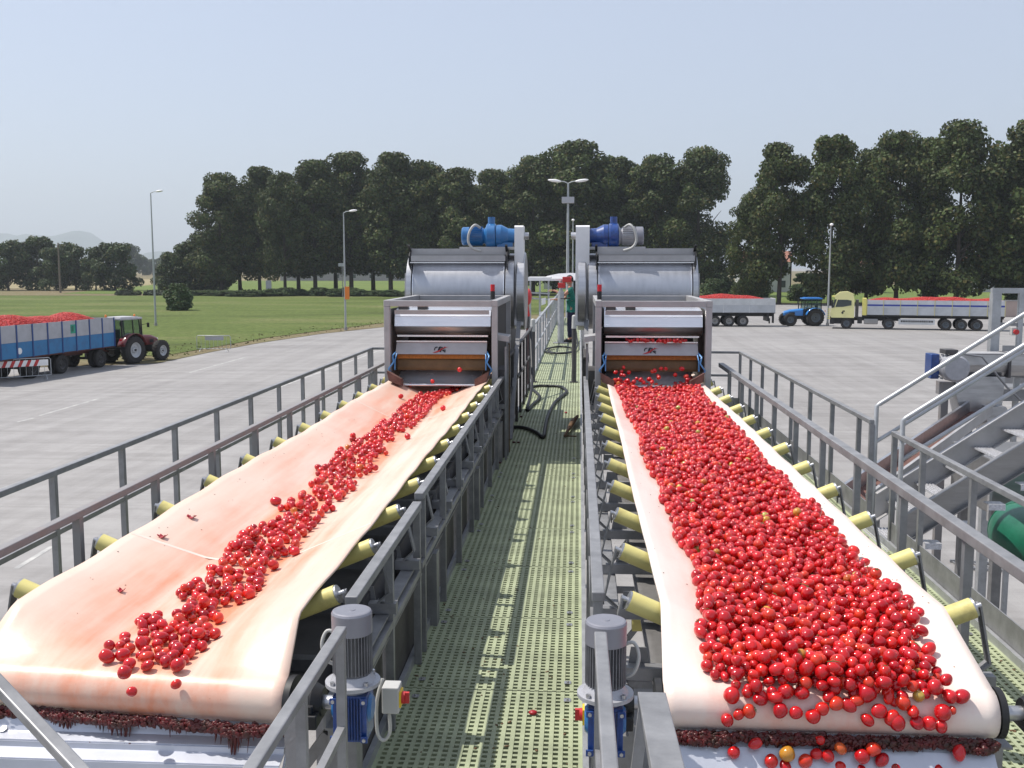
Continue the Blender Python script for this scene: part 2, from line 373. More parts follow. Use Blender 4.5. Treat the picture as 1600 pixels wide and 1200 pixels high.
inner=[(-330,42),(-90,50),(-40,58),(G0.x-1.5,G0.y+5),(G2.x-1.0,G2.y+5.5),(G4.x-1.5,G4.y+6),(-10,112),(0,128),(10,156)]
sheet('meadow', inner+[(12,206),(-60,196),(-330,192)], .05, M['grass'], label='green mown meadow between the yard and the tree line', cat='meadow')
sheet('far_field', [(-420,268),(-112,262),(-150,470),(-560,480)], .05, M['dry'], label='pale stubble field beyond the small trees', cat='field')
sheet('far_lawn', [(-108,208),(16,210),(24,420),(-160,420)], .06, M['lawn'], label='sunlit lawn seen between the trunks', cat='lawn')
sheet('garden_lawn', [(24,162),(140,160),(200,330),(26,330)], .06, M['lawn'], label='sunlit garden lawn behind the lorries', cat='lawn')
# painted lines on the yard
def line(name,p,q,w_,label):
    a=Vector((p.x,p.y,0)); c=Vector((q.x,q.y,0)); d=(c-a).normalized(); s=Vector((d.y,-d.x,0))*(w_/2)
    b=MB(); b.add([a-s,a+s,c+s,c-s],[(0,1,2,3)]); o=b.build(name,M['stripe'],base=False); o.location.z=.004; tag(o,kind='structure'); return o
line('road_line',Vector((-14.8,8,0)),P(600,546,HC),.13,'')
for p,q in (((38,657),(135,629)),((285,586),(375,561)),((0,668),(28,661)),((330,706),(372,686)),((240,752),(300,722)),((0,905),(60,868)),((120,822),(190,783))):
    line('road_line',P(p[0],p[1],HC),P(q[0],q[1],HC),.11,'')
# hills far away
def hills(name,y,h,x0,x1,seed,kx):
    rnd=random.Random(seed); ph=[rnd.uniform(0,6.28) for _ in range(6)]
    def H(x): return h*(.55+.22*math.sin(x*kx+ph[0])+.13*math.sin(x*kx*2.3+ph[1])+.07*math.sin(x*kx*5.1+ph[2])+.04*math.sin(x*kx*11+ph[3]))
    b=MB()
    def fn(a,c):
        x=x0+(x1-x0)*a; t=c
        return (x, y+ (t-.5)*1500, max(0,H(x))*math.sin(math.pi*t)*(1+.08*math.sin(x*.013+t*9)))
    b.grid(fn,90,10); o=b.build(name,M['hill'],base=False); tag(o,'faint blue hills on the far left horizon','hills',kind='structure')
M['hill']=mat('hill_cover',(.06,.09,.05),.95,0,.25,.004)
hills('hills',6400,330,-5900,-900,5,.0021)

M['belt_back']=mat('belt_back',(.13,.125,.12),.7,0,.3,5)
# ================================================================ CONVEYORS
ZW=HC-1.97                    # level of the walkways
H_BELT=1.28
IDLERS=[3.50+.633*i for i in range(12)]
def ss(t): t=max(0,min(1,t)); return t*t*(3-2*t)
RP=.075
class Conv: pass
def zbelt(c,xl,Y):
    if Y<c.Yp: return HC-H_BELT-RP+math.sqrt(max(0,RP*RP-(c.Yp-Y)**2))
    t=max(0,min(1,(Y-c.Yp)/c.tl))
    a=abs(xl)
    wing=max(0,a-.17)*math.tan(R(23))*t
    # the cover sags a little between two idler sets
    ph=(Y-IDLERS[0])/.633
    sag=(.5-.5*math.cos(2*math.pi*ph))*t if c.hf>.52 else abs(math.sin(math.pi*ph))*t
    z=HC-H_BELT+wing-sag*(.003+.0045*(a/.48)**2)
    z+= .004*math.sin(Y*2.1+xl*5+c.xc)*t*(a/.48)
    return z
def xbelt(c,s,Y):
    """s in -1..1 -> local x"""
    t=max(0,min(1,(Y-c.Yp)/c.tl)); return s*(c.hf-((.015 if s>0 else .035) if c.hf>.52 else .02)*t)+ .003*math.sin(Y*1.7+c.xc*3)*t
def yshift(c,xl,Y): return c.skew*xl*(1-ss((Y-c.Yp)/1.8))
RP=.075
def make_conveyor(name,xc,Yp,skew,label,bm,tray,s_in):
    c=Conv(); c.xc=xc; c.Yp=Yp; c.skew=skew; c.tl=.18 if tray else .38; c.hf=.535 if tray else .50
    t=thing(name,label,'conveyor',(xc,Yp,0)); c.t=t
    # ---- belt cover
    b=MB(); ny=230; nx=28; Ye=11.4
    rows=[]
    for j in range(ny+1):
        Y=Ye-(Ye-Yp)*(j/ny)**.9
        rows.append(('top',Y))
    for k in range(1,15): rows.append(('arc',k/14))
    for j in range(1,12): rows.append(('bot',Yp+(Ye-Yp)*j/11))
    vs=[]
    ztop=HC-H_BELT
    for kind,q in rows:
        for i in range(nx+1):
            s=-1+2*i/nx
            if kind=='top': x=xbelt(c,s,q); vs.append((xc+x,q+yshift(c,x,q),zbelt(c,x,q)))
            elif kind=='arc':
                a=math.pi*q; x=s*c.hf; vs.append((xc+x,Yp-RP*math.sin(a)+yshift(c,x,Yp),ztop-RP+RP*math.cos(a)))
            else:
                x=s*c.hf; vs.append((xc+x,q+yshift(c,x,q),ztop-2*RP-.06*ss((q-Yp)/.8)))
    n=nx+1
    b.add(vs,[(j*n+i,(j+1)*n+i,(j+1)*n+i+1,j*n+i+1) for j in range(len(rows)-1) for i in range(nx)],0,True)
    o=b.build('belt',[bm,M['belt_back']],t); sd=o.modifiers.new('thickness','SOLIDIFY'); sd.thickness=.009; sd.offset=-1; sd.material_offset=1
    # ---- seams across the cover
    # ---- end pulley
    b=MB(); ya=Yp; za=ztop-RP
    def ax(x): return Vector((xc+x,ya+c.skew*x,za))
    b.cyl(ax(-c.hf-.015),ax(c.hf+.015),RP-.012,seg=32)
    for sg in (-1,1): b.cyl(ax(sg*(c.hf+.005)),ax(sg*(c.hf+.025)),RP+.002,seg=32)
    o=b.build('end_pulley',M['black'],t)
    b=MB(); b.cyl(ax(-.70),ax(.70),.022,seg=20); b.build('pulley_shaft',M['steel'],t)
    for sg in (-1,1):
        b=MB(); p=ax(sg*.62)
        b.cbox(p+Vector((0,0,-.035)),(.05,.17,.045)); b.lathe([(-.03,0),(-.03,.045),(.0,.06),(.03,.045),(.03,0)],p,(1,0,0),20)
        for dy in (-.065,.065): b.cyl(p+Vector((0,dy,-.02)),p+Vector((0,dy,.012)),.012,seg=6)
        o=b.build('bearing_block',M['black'],t,bevel=.004)
    # ---- frame
    for sg in (-1,1):
        b=MB(); x=xc+sg*.62; z0,z1=HC-1.56,HC-1.455
        b.box(x-.03,x+.03,Yp+.18,11.3,z0,z0+.008); b.box(x-.03,x+.03,Yp+.18,11.3,z1-.008,z1); b.box(x-sg*.03-.004,x-sg*.03+.004,Yp+.18,11.3,z0+.008,z1-.008)
        b.build('frame_channel',M['galv'],t)
        for Y in (Yp+.35,Yp+2.4,Yp+4.8,Yp+7.2):
            b=MB(); b.bar((x,Y,0),(x,Y,z0-.001),.10,.10); b.box(x-.12,x+.12,Y-.12,Y+.12,0.001,.012); b.build('leg',M['galv'],t)
    for Y in (Yp+.35,Yp+2.4,Yp+4.8,Yp+7.2):
        b=MB(); b.bar((xc-.57,Y,2.2),(xc+.57,Y,2.2),.06,.06); b.bar((xc-.56,Y,2.3),(xc+.56,Y,3.85),.04,.04); b.build('leg_brace',M['galv'],t)
    for k,Y in enumerate(IDLERS):
        if Y>10.6: continue
        # cross tube, hollow square
        b=MB(); z=HC-1.43
        b.bar((xc-.68,Y+.03,z),(xc+.68,Y+.03,z),.05,.045)
        b.build('cross_tube',M['galv'],t)
        # rollers
        zc=zbelt(c,0,Y)-.004
        r=.036
        b=MB(); b.cyl((xc-.17,Y,zc-r-.006),(xc+.17,Y,zc-r-.006),r,seg=20); b.build('idler_roller',M['yellow'],t)
        for sg in (-1,1):
            tt=1.0; an=R(23)
            pi_=Vector((xc+sg*.19,Y,zc-r-.008+.0)); L_=.43
            q=pi_+Vector((sg*math.cos(an)*L_,0,math.sin(an)*L_))
            if tt<.9: q.z-= (1-tt)*.10
            b=MB(); b.cyl(pi_,q,r,seg=24)
            ro=b.build('wing_roller',M['yellow'],t)
            d=(q-pi_).normalized()
            b=MB(); b.cyl(q+d*.0005,q+d*.008,r*.93,seg=20); b.cyl(q+d*.008,q+d*.03,.009,seg=10)
            b.build('roller_cap',M['steel'],ro)
            # bracket: bent flat bar from the cross tube up to the roller pin
            e=q+d*.026
            b=MB()
            base=Vector((xc+sg*.60,Y+.02,z+.02)); mid=Vector((xc+sg*.655,Y+.02,z+.07))
            b.bar(base,mid,.045,.007,up=(sg*-.5,0,.5)); b.bar(mid,e+Vector((0,.012,0)),.045,.007,up=(sg,0,.2))
            b.prism([(0,0),(.09,0),(.075,.10),(.02,.10)],(xc+sg*.50-.0,Y+.056,z-.02),(sg,0,0),(0,0,1),(0,.005,0))
            b.build('roller_bracket',M['galv'],t)
        if k%3==1:
            b=MB(); zr=HC-H_BELT-2*RP-.06-.045
            b.cyl((xc-.53,Y+.2,zr),(xc+.53,Y+.2,zr),.036,seg=18); o=b.build('return_roller',M['yellow'],t)
            b=MB()
            for sg in (-1,1): b.bar((xc+sg*.56,Y+.2,zr-.03),(xc+sg*.56,Y+.2,HC-1.457),.05,.008,up=(1,0,0))
            b.build('roller_bracket',M['galv'],t)
    if tray:
        b=MB(); z=HC-1.60
        b.grid(lambda a,q:(xc-.55+1.10*a, Yp+.1+(11.0-Yp)*q, z+.10*(abs(a-.5)*2)**2),16,14)
        b.build('drip_tray',M['tray'],t)
        b=MB(); b.box(xc+.552,xc+.562,Yp+.15,11.,HC-1.54,HC-1.37); b.build('skirt_plate',M['tray'],t)
    return c
CL=make_conveyor('belt_conveyor',-1.44,3.09,-.08,'left conveyor with a pink-stained white belt carrying a thin clumped stream of tomatoes',M['belt_l'],True,1)
CR=make_conveyor('belt_conveyor',.77,3.095,0.0,'right conveyor with a white belt packed with a thick bed of tomatoes',M['belt_r'],False,-1)

# fold marks / seams of the covers are real welts in the cover
def seam(c,Y,slant=0.0):
    b=MB(); n=20; vs=[]
    for i in range(n+1):
        x=xbelt(c,-.985+1.97*i/n,Y); y=Y+slant*x
        for d,e in ((-.012,.0006),(0,.0022),(.012,.0006)):
            vs.append((c.xc+x,y+d+yshift(c,x,y),zbelt(c,x,y+d)+e))
    b.add(vs,[(i*3+k,i*3+k+1,(i+1)*3+k+1,(i+1)*3+k) for i in range(n) for k in (0,1)],0,True)
    b.build('belt_seam',M['belt_seam'],c.t)
M['belt_seam']=mat('belt_seam_rubber',(.76,.62,.53),.45,0,.05,8)
seam(CL,4.35,.25); seam(CL,8.6,-.2)

# ---------------- chute plates and pulp under the end pulleys
def chute(c,x0,x1,prof,label,m):
    t=thing('discharge_chute',label,'chute',(c.xc,2.95,HC-1.75))
    b=MB(); th=.006
    for (ya,ha),(yb,hb) in zip(prof[:-1],prof[1:]):
        b.add([(x0,ya,HC-ha),(x1,ya,HC-ha),(x1,yb,HC-hb),(x0,yb,HC-hb)],[(0,1,2,3)])
    o=b.build('sloping_plate',m,t); sd=o.modifiers.new('thickness','SOLIDIFY'); sd.thickness=.005; sd.offset=-1
    b=MB()
    for x in (x0,x1): b.prism([(prof[0][0]+.02,HC-prof[0][1]+.0),(prof[-1][0]-.02,HC-prof[-1][1]-.0),(prof[-1][0]+.16,HC-prof[-1][1]-.14),(prof[0][0]+.12,HC-prof[0][1]-.1)],(x,0,0),(0,1,0),(0,0,1),(.006,0,0))
    b.build('side_plate',m,t)
    for x in (x0+.03,x1-.03):
        b=MB(); b.cyl((x,prof[2][0],HC-prof[2][1]-.01),(x,prof[2][0]-.01,HC-prof[2][1]+.012),.012,seg=6); b.build('bolt',M['steel'],t)
    return t
chute(CL,-1.86,-.905,[(3.055,1.43),(3.04,1.462),(3.03,1.478),(2.985,1.487),(2.983,1.508),(2.93,1.520),(2.925,1.56),(2.80,1.70)],'pale stepped chute plate below the end of the left belt',M['plate'])
chute(CR,.30,1.255,[(3.06,1.425),(3.02,1.455),(2.96,1.52),(2.87,1.64),(2.73,1.82)],'smooth sloping chute plate below the end of the right belt',M['plate'])
def pulp(c,x0,x1,Yf,label,n,seed,drips):
    """clotted tomato pulp scraped off the returning cover"""
    rnd=random.Random(seed); b=MB()
    for i in range(n):
        x=rnd.uniform(x0,x1); r=rnd.uniform(.003,.008); dn=.5+.5*math.sin(x*23+seed)*math.sin(x*9.1+seed*2); a=rnd.random()*(.5+1.3*dn)
        b.ell((x,Yf(x)-.004+rnd.uniform(-.008,.008)-a*.014,HC-1.410-a*.012-rnd.random()**2*.016),(r*rnd.uniform(.8,2.2),r*.35,r*rnd.uniform(.7,1.6)),6,4,0,rotm(0,rnd.uniform(-.8,.8),0))
    for i in range(drips):
        x=rnd.uniform(x0,x1); dn=.5+.5*math.sin(x*23+seed)*math.sin(x*9.1+seed*2); l=rnd.uniform(.006,.034)*(.4+1.9*dn*dn)*(1.6 if rnd.random()<.15 else 1)
        p=Vector((x,Yf(x)-.006,HC-1.425)); q=p+Vector((rnd.uniform(-.006,.006),-l*.12,-l))
        b.tube([p,(p+q)/2+Vector((rnd.uniform(-.004,.004),0,0)),q],[rnd.uniform(.003,.009),rnd.uniform(.0015,.004),.0006],5)
    o=b.build('tomato_pulp',M['pulp']); tag(o,label,'pulp',kind='stuff')
pulp(CL,-1.93,-.87,lambda x:CL.Yp-.070-.10*(x+1.395),'clotted dark red pulp hanging under the left end roller',2300,4,330)
pulp(CR,.29,1.26,lambda x:CR.Yp-.070,'clotted dark red pulp hanging under the right end roller',2300,5,330)
# splashes on the plates
rnd=random.Random(77)
for c,x0,x1,prof,lab in ((CL,-1.84,-.93,[(3.04,1.462),(3.03,1.478),(2.985,1.487)],'scraps of tomato skin stuck on the left chute plate'),(CR,.32,1.23,[(3.02,1.455),(2.96,1.52),(2.87,1.64)],'scraps of tomato skin stuck on the right chute plate')):
    b=MB()
    for i in range(130):
        x=rnd.uniform(x0,x1); k=rnd.choice((0,1)); u=rnd.random(); (ya,ha),(yb,hb)=prof[k],prof[k+1]
        s=rnd.uniform(.0015,.006)
        b.ell((x,ya+(yb-ya)*u,HC-(ha+(hb-ha)*u)+.001),(s*rnd.uniform(.6,1.6),s,.0015),6,3)
    o=b.build('skin_scraps',M['pulp']); tag(o,lab,'scraps',kind='stuff')

M['motor_d']=mat('motor_dark_grey',(.20,.20,.21),.5,.2,.2,20)
# ================================================================ GEAR MOTORS
def gearmotor(c,x,Y,sg,label):
    """vertical fan-cooled motor over a blue worm gearbox on the pulley shaft; sg: side of the belt it stands on"""
    t=thing('gear_motor',label,'gear motor',(x,Y,HC-1.45))
    za=HC-H_BELT-RP; zt=HC-1.045
    b=MB(); b.box(x-.052,x+.052,Y-.055,Y+.055,za-.09,za+.055)
    for k in range(9):
        xx=x-.036+.009*k; b.box(xx-.0015,xx+.0015,Y-.066,Y-.0552,za-.085,za+.05); b.box(xx-.0015,xx+.0015,Y+.0552,Y+.066,za-.085,za+.05)
    for zz in (za-.085,za+.035):
        for xx in (x-.058,x+.036): b.box(xx,xx+.022,Y-.072,Y-.0665,zz,zz+.02)
    g_=b.build('gearbox',M['blue'],t,bevel=.003)
    b=MB(); b.lathe([(-.062,0),(-.062,.034),(-.056,.04),(-.0525,.045)],(x,Y,za),(1,0,0),24); b.lathe([(.0525,.045),(.056,.04),(.062,.034),(.062,0)],(x,Y,za),(1,0,0),24); b.build('shaft_cover',M['blue_l'],g_)
    b=MB()
    for dx in (-.047,.047):
        for dz in (-.075,.045): b.cyl((x+dx,Y-.0722,za+dz),(x+dx,Y-.077,za+dz),.006,seg=6)
    b.build('bolt',M['steel'],g_)
    b=MB(); b.lathe([(za+.055,.05),(za+.075,.058),(za+.0755,.085),(za+.087,.085),(za+.0875,.07),(za+.11,.056),(za+.112,.0)],(x,Y,0),(0,0,1),32); b.build('flange',M['motor'],t)
    b=MB()
    for k in range(4):
        a=math.pi/4+k*math.pi/2; p=Vector((x+.074*math.cos(a),Y+.074*math.sin(a),za+.087)); b.cyl(p,p+Vector((0,0,.012)),.007,seg=6)
    b.build('bolt',M['steel'],t)
    b=MB(); zf=zt-.07; b.cyl((x,Y,za+.11),(x,Y,zf),.050,seg=28)
    for k in range(36):
        a=2*math.pi*k/36; d=Vector((math.cos(a),math.sin(a),0))
        b.bar(Vector((x,Y,za+.115))+d*.055,Vector((x,Y,zf))+d*.055,.0022,.013,up=d)
    b.box(x+sg*-.0-.03,x+.03,Y+.05,Y+.085,za+.14,zf-.03)
    b.build('motor_housing',M['motor_d'],t)
    b=MB(); b.lathe([(zf,.060),(zf,.0625),(zt-.008,.0625),(zt-.002,.059),(zt,.054),(zt,.012),(zt+.0015,.011),(zt+.0015,0)],(x,Y,0),(0,0,1),36); b.build('fan_cover',M['motor_l'],t)
    b=MB(); 
    s2=-sg if sg>0 else 1
    b.tube(smooth([Vector(q) for q in ((x+s2*.05,Y+.03,zf-.02),(x+s2*.085,Y+.03,zf-.01),(x+s2*.10,Y+.02,zf-.05),(x+s2*.085,Y+.02,zf-.10),(x+s2*.055,Y+.03,zf-.12))],5),.006,8)
    b.build('cable',M['cream'],t)
    return t
M['motor_l']=mat('fan_cover_grey',(.25,.25,.28),.38,.35,.06,14,bump=.03)
gearmotor(CL,-.69,3.01,1,'grey upright motor on a blue gearbox beside the end of the left belt')
gearmotor(CR,.088,2.97,-1,'grey upright motor on a blue gearbox beside the end of the right belt')
# isolator switches
def switchbox(x,Y,h,face,label,cable=True):
    t=thing('isolator_switch',label,'switch box',(x,Y,HC-h-.06)); z=HC-h
    b=MB(); b.box(x-.028,x+.028,Y-.032,Y+.032,z-.045,z+.045); b.build('housing',M['cream'],t,bevel=.004)
    b=MB(); b.cbox((x+face*.031,Y,z),(.006,.05,.05)); pl=b.build('yellow_plate',M['yellow_p2'],t)
    b=MB(); b.cyl((x+face*.034,Y,z),(x+face*.044,Y,z),.02,seg=20); b.cbox((x+face*.051,Y,z),(.014,.012,.036)); b.build('rotary_knob',M['red'],t)
    if cable:
        b=MB(); b.tube(smooth([Vector(q) for q in ((x-.01,Y,z-.045),(x-.008,Y,z-.12),(x-.03,Y,z-.15),(x-.05,Y,z-.12),(x-.052,Y+.01,z-.02),(x-.035,Y+.03,z+.05))],5),.006,8); b.build('cable',M['cream'],t)
M['yellow_p2']=mat('signal_yellow',(.75,.52,.02),.4)
switchbox(-.605,3.2,1.405,1,'grey isolator box with a red and yellow knob at the left motor')
switchbox(.055,3.12,1.41,-1,'isolator box with a red knob half hidden behind the right motor',False)

# ================================================================ WALKWAYS
def grating(name,x0,x1,Y0,Y1,label,panel=1.0,pitch=.04):
    t=thing(name,label,'walkway',((x0+x1)/2,(Y0+Y1)/2,ZW-.04))
    W=x1-x0; nb=int(round(W/pitch)); n=int(round((Y1-Y0)/panel)); first=None
    nc=int(round((panel-.012)/pitch))
    for k in range(n):
        ya=Y0+k*panel
        if first is None:
            b=MB()
            for i in range(nb+1):
                x=x0+W*i/nb; b.box(x-.0095,x+.0095,ya+.006,ya+panel-.006,ZW-.034,ZW)
            for j in range(nc+1):
                y=ya+.0065+.0075+(panel-.013-.015)*j/nc; b.box(x0-.007,x1+.007,y-.0085,y+.0085,ZW-.032,ZW-.0025)
            first=b.build('grating_panel',M['grate'],t)
        else:
            o=first.copy(); SC.collection.objects.link(o); o.parent=t; o.location=first.location+Vector((0,k*panel,0))
    rg=random.Random(int(x0*100)); b=MB()
    for i in range(520):
        x=rg.uniform(x0,x1); y=Y0+(Y1-Y0)*rg.random()**2.2; sz=rg.uniform(.002,.007)
        b.ell((x,y,ZW+.001),(sz*rg.uniform(.8,2.5),sz,.0025),6,3,0,rotm(0,0,rg.uniform(0,3)))
    o=b.build('grime',M['leafdebris']); tag(o,'dried scraps scattered over the %s'%(label.split(' running')[0].split(' along')[0].split(' hidden')[0]),'scraps',kind='stuff')
    for k in range(n):
        for xx in (x0+.06,x1-.06):
            for dy in (.10,panel-.10):
                if k<9: b=MB(); b.box(xx-.016,xx+.016,Y0+k*panel+dy-.016,Y0+k*panel+dy+.016,ZW+.001,ZW+.004); b.cyl((xx,Y0+k*panel+dy,ZW+.004),(xx,Y0+k*panel+dy,ZW+.010),.006,seg=6); b.build('clip',M['steel'],t)
    for x,s in ((x0-.02,-1),(x1+.02,1)):
        b=MB(); b.box(x-.012,x+.012,Y0,Y1,ZW-.12,ZW+.045); b.build('edge_angle',M['galv_l'],t)
    b=MB()
    for x in (x0+.10,x1-.10): b.box(x-.025,x+.025,Y0,Y1,ZW-.16,ZW-.036)
    b.build('support_beam',M['galv'],t)
    yy=Y0+.6; i=0
    while yy<Y1:
        b=MB(); b.box(x0,x1,yy-.03,yy+.03,ZW-.24,ZW-.162); b.build('cross_beam',M['galv'],t)
        if i%2==0:
            for x in (x0+.06,x1-.06):
                b=MB(); b.bar((x,yy,0),(x,yy,ZW-.242),.09,.09); b.build('leg',M['galv'],t)
        yy+=1.9; i+=1
    return t
grating('central_walkway',-.80,.02,1.6,40.6,'yellow-green grating walkway running between the two conveyors')
grating('service_walkway',1.56,2.18,1.6,14.6,'narrow grating walkway along the outer side of the right conveyor')
grating('service_walkway',-2.86,-2.14,1.6,14.6,'grating walkway hidden beyond the left conveyor, under its outer railing')

# ================================================================ RAILINGS
def railing(label,pts,h_top,h_mid,posts,m,w_=.042,toe=None,post_h=1.97,group=None,mid_m=None,pw=.034,name='railing'):
    """pts: polyline in plan; posts: list of distances along it"""
    pts=[Vector((p[0],p[1],0)) for p in pts]
    ht=h_top if isinstance(h_top,(list,tuple)) else [h_top]*len(pts)
    t=thing(name,label,'railing',(pts[0].x,pts[0].y,HC-post_h),group=group)
    for i in range(len(pts)-1):
        a=pts[i]+Vector((0,0,HC-ht[i])); c=pts[i+1]+Vector((0,0,HC-ht[i+1])); b=MB(); b.bar(a,c,w_,w_*.8); b.build('top_rail',m,t,bevel=.004)
        if h_mid:
            a=pts[i]+Vector((0,0,HC-h_mid)); c=pts[i+1]+Vector((0,0,HC-h_mid)); b=MB(); b.bar(a,c,w_*.7,w_*.7); b.build('mid_rail',mid_m or m,t)
        if toe:
            a=pts[i]+Vector((0,0,HC-toe[0])); c=pts[i+1]+Vector((0,0,HC-toe[0])); b=MB(); b.bar(a,c,.008,toe[1]); b.build('toe_board',toe[2],t)
    L_=[0]
    for i in range(len(pts)-1): L_.append(L_[-1]+(pts[i+1]-pts[i]).length)
    for s in posts:
        for i in range(len(pts)-1):
            if s<=L_[i+1]+1e-6:
                u=(s-L_[i])/(L_[i+1]-L_[i]); p=pts[i].lerp(pts[i+1],u); hh=ht[i]+(ht[i+1]-ht[i])*u; break
        b=MB(); b.bar(p+Vector((0,0,HC-post_h)),p+Vector((0,0,HC-hh-w_*.4)),pw,pw,up=(0,1,0)); b.build('post',m,t)
    return t
def rng(a,b,st): 
    o=[]; x=a
    while x<=b+1e-6: o.append(x); x+=st
    return o
# left side: outer railing (further) and the conveyor's own guard rail
railing('far left railing with its top rail seen against the grey yard',[(-2.90,1.7),(-2.90,14.2),(-2.1,14.25)],1.13,1.47,rng(.26,12.5,.86)+[12.5],M['galv'],toe=(1.9,.12,M['galv']))
railing('reddish guard rail just beyond the outer edge of the left belt',[(-2.14,2.0),(-2.14,11.2)],1.05,None,rng(.55,9.1,.81),M['rust_galv'],w_=.04,post_h=1.56)
# right side
railing('outer right railing between the machine and the stair opening',[(1.4,14.25),(2.22,14.2),(2.22,7.82)],1.16,1.48,[0.82+.86*i for i in range(8)]+[7.19],M['galv'],toe=(1.87,.16,M['galv']))
railing('outer right railing running from the stair opening past the green pipe',[(2.22,7.28),(2.22,2.2)],1.16,1.48,[.02]+[.62+.85*i for i in range(6)],M['galv'],toe=(1.87,.16,M['galv']))
railing('thick guard rail along the outer side of the right conveyor',[(1.545,2.0),(1.545,11.2)],1.05,None,rng(.45,9.1,.81),M['galv'],w_=.055,post_h=1.56)
# walkway side rails, left: three lengths with small offsets
railing('short railing length in front of the left motor',[(-.636,1.45),(-.640,2.665)],[.985,.983],1.257,[.80,1.20],M['galv'],w_=.030,pw=.024)
railing('walkway railing length from the left motor to the first break',[(-.79,3.44),(-.79,4.92)],1.165,1.50,[.02,.72,1.46],M['galv'],w_=.045)
railing('long walkway railing beside the left belt up to the machine',[(-.79,4.97),(-.79,10.7)],1.135,1.49,rng(.1,5.7,.8),M['galv'],w_=.045)
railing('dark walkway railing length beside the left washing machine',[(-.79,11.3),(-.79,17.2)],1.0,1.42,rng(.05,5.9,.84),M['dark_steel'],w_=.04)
railing('pale far railing on the left edge of the walkway',[(-.79,18.0),(-.79,40.4)],1.0,1.45,rng(.05,22.4,1.6),M['galv_l'],w_=.045)
# walkway side rails, right
railing('short railing length in front of the right motor',[(.070,1.45),(.064,2.665)],[.985,.983],1.30,[.50,1.20],M['galv'],w_=.034,pw=.028)
railing('walkway railing beside the packed right belt',[(.075,3.5),(.075,10.7)],1.15,1.50,[.02,.9]+rng(1.7,7.2,.8),M['galv'],w_=.045)
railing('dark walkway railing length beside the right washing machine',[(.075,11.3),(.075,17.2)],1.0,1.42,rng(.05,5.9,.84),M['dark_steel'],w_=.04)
railing('pale far railing on the right edge of the walkway behind the worker',[(.08,18.0),(.08,40.4)],1.0,1.45,rng(.05,22.4,1.6),M['galv_l'],w_=.045)
# dark side panels under the walkway-side rail of the left conveyor
t=thing('side_panelling','dark sheet panels below the left conveyor on the walkway side','panelling',(-.84,7,HC-2.1))
Y=3.5
while Y<10.2:
    b=MB(); b.box(-.842,-.836,Y,Y+.72,HC-2.02,HC-1.575); b.build('panel',M['dark_steel'],t); 
    b=MB(); b.box(-.852,-.826,Y-.025,Y-.001,HC-2.06,HC-1.56); b.build('panel_post',M['galv'],t); Y+=.84
# bars of the camera platform's own stair rails in the near corners
def nearbar(label,p,q,w_,h_):
    b=MB(); b.bar(p,q,w_,h_); o=b.build('sloping_handrail',M['galv'],bevel=.003); tag(o,label,'handrail')
def PD(u,v,D):  # point at depth D along the view axis
    h=(v-418.0)*D*math.cos(PITCH)/FPX
    return Vector(((u-905.0)*D/FPX,(D-h*math.sin(PITCH))/math.cos(PITCH),HC-h))
nearbar('thick sloping bar crossing the lower left corner',PD(-90,1030,1.9),PD(170,1290,1.6),.024,.02)
nearbar('broad flat bar sloping down beside the right belt end',PD(1022,1085,2.75),PD(1070,1300,2.0),.075,.03)
b=MB(); b.bar(PD(1012,1090,2.8),PD(985,1320,2.8),.03,.02); o=b.build('support_strut',M['galv']); tag(o,'thin strut leaning under the broad bar beside the right belt end','strut')
b=MB(); b.bar(PD(455,1130,2.95),PD(470,1320,2.95),.045,.03,up=(0,1,0)); o=b.build('support_strut',M['rust_galv']); tag(o,'stained upright strut at the right end of the left chute','strut')
# ================================================================ TOMATOES
M['calyx']=mat('calyx_green',(.06,.12,.02),.7)
ICO={}
def ico(sub):
    if sub in ICO: return ICO[sub]
    bm=bmesh.new(); bmesh.ops.create_icosphere(bm,subdivisions=sub,radius=1.0)
    V=np.array([v.co[:] for v in bm.verts]); F=np.array([[v.index for v in f.verts] for f in bm.faces]); bm.free()
    ICO[sub]=(V,F); return ICO[sub]
def tomato_shape(sub,seed):
    V,F=ico(sub); V=V.copy(); rnd=np.random.RandomState(seed)
    rr=1+.035*np.sin(V[:,0]*3+rnd.uniform(0,6))+.03*np.sin(V[:,1]*3.3+rnd.uniform(0,6))
    V*=rr[:,None]
    e=rnd.uniform(.84,1.34); V[:,2]*=e; V[:,:2]*=(1.0 if e<1.1 else .93)
    V[:,0]*=rnd.uniform(.93,1.05)
    V[:,2]/=e; top=np.clip((V[:,2]-.80)/.25,0,1); V[:,2]-=top**2*.22; V[:,2]*=e   # stem dimple
    return V,F
REDS=[(.60,.010,.012),(.66,.016,.012),(.53,.007,.011),(.68,.034,.014),(.49,.006,.013),(.62,.012,.018)]
ODD=[(.62,.09,.015),(.58,.22,.03),(.52,.30,.07),(.42,.30,.07),(.62,.14,.02)]
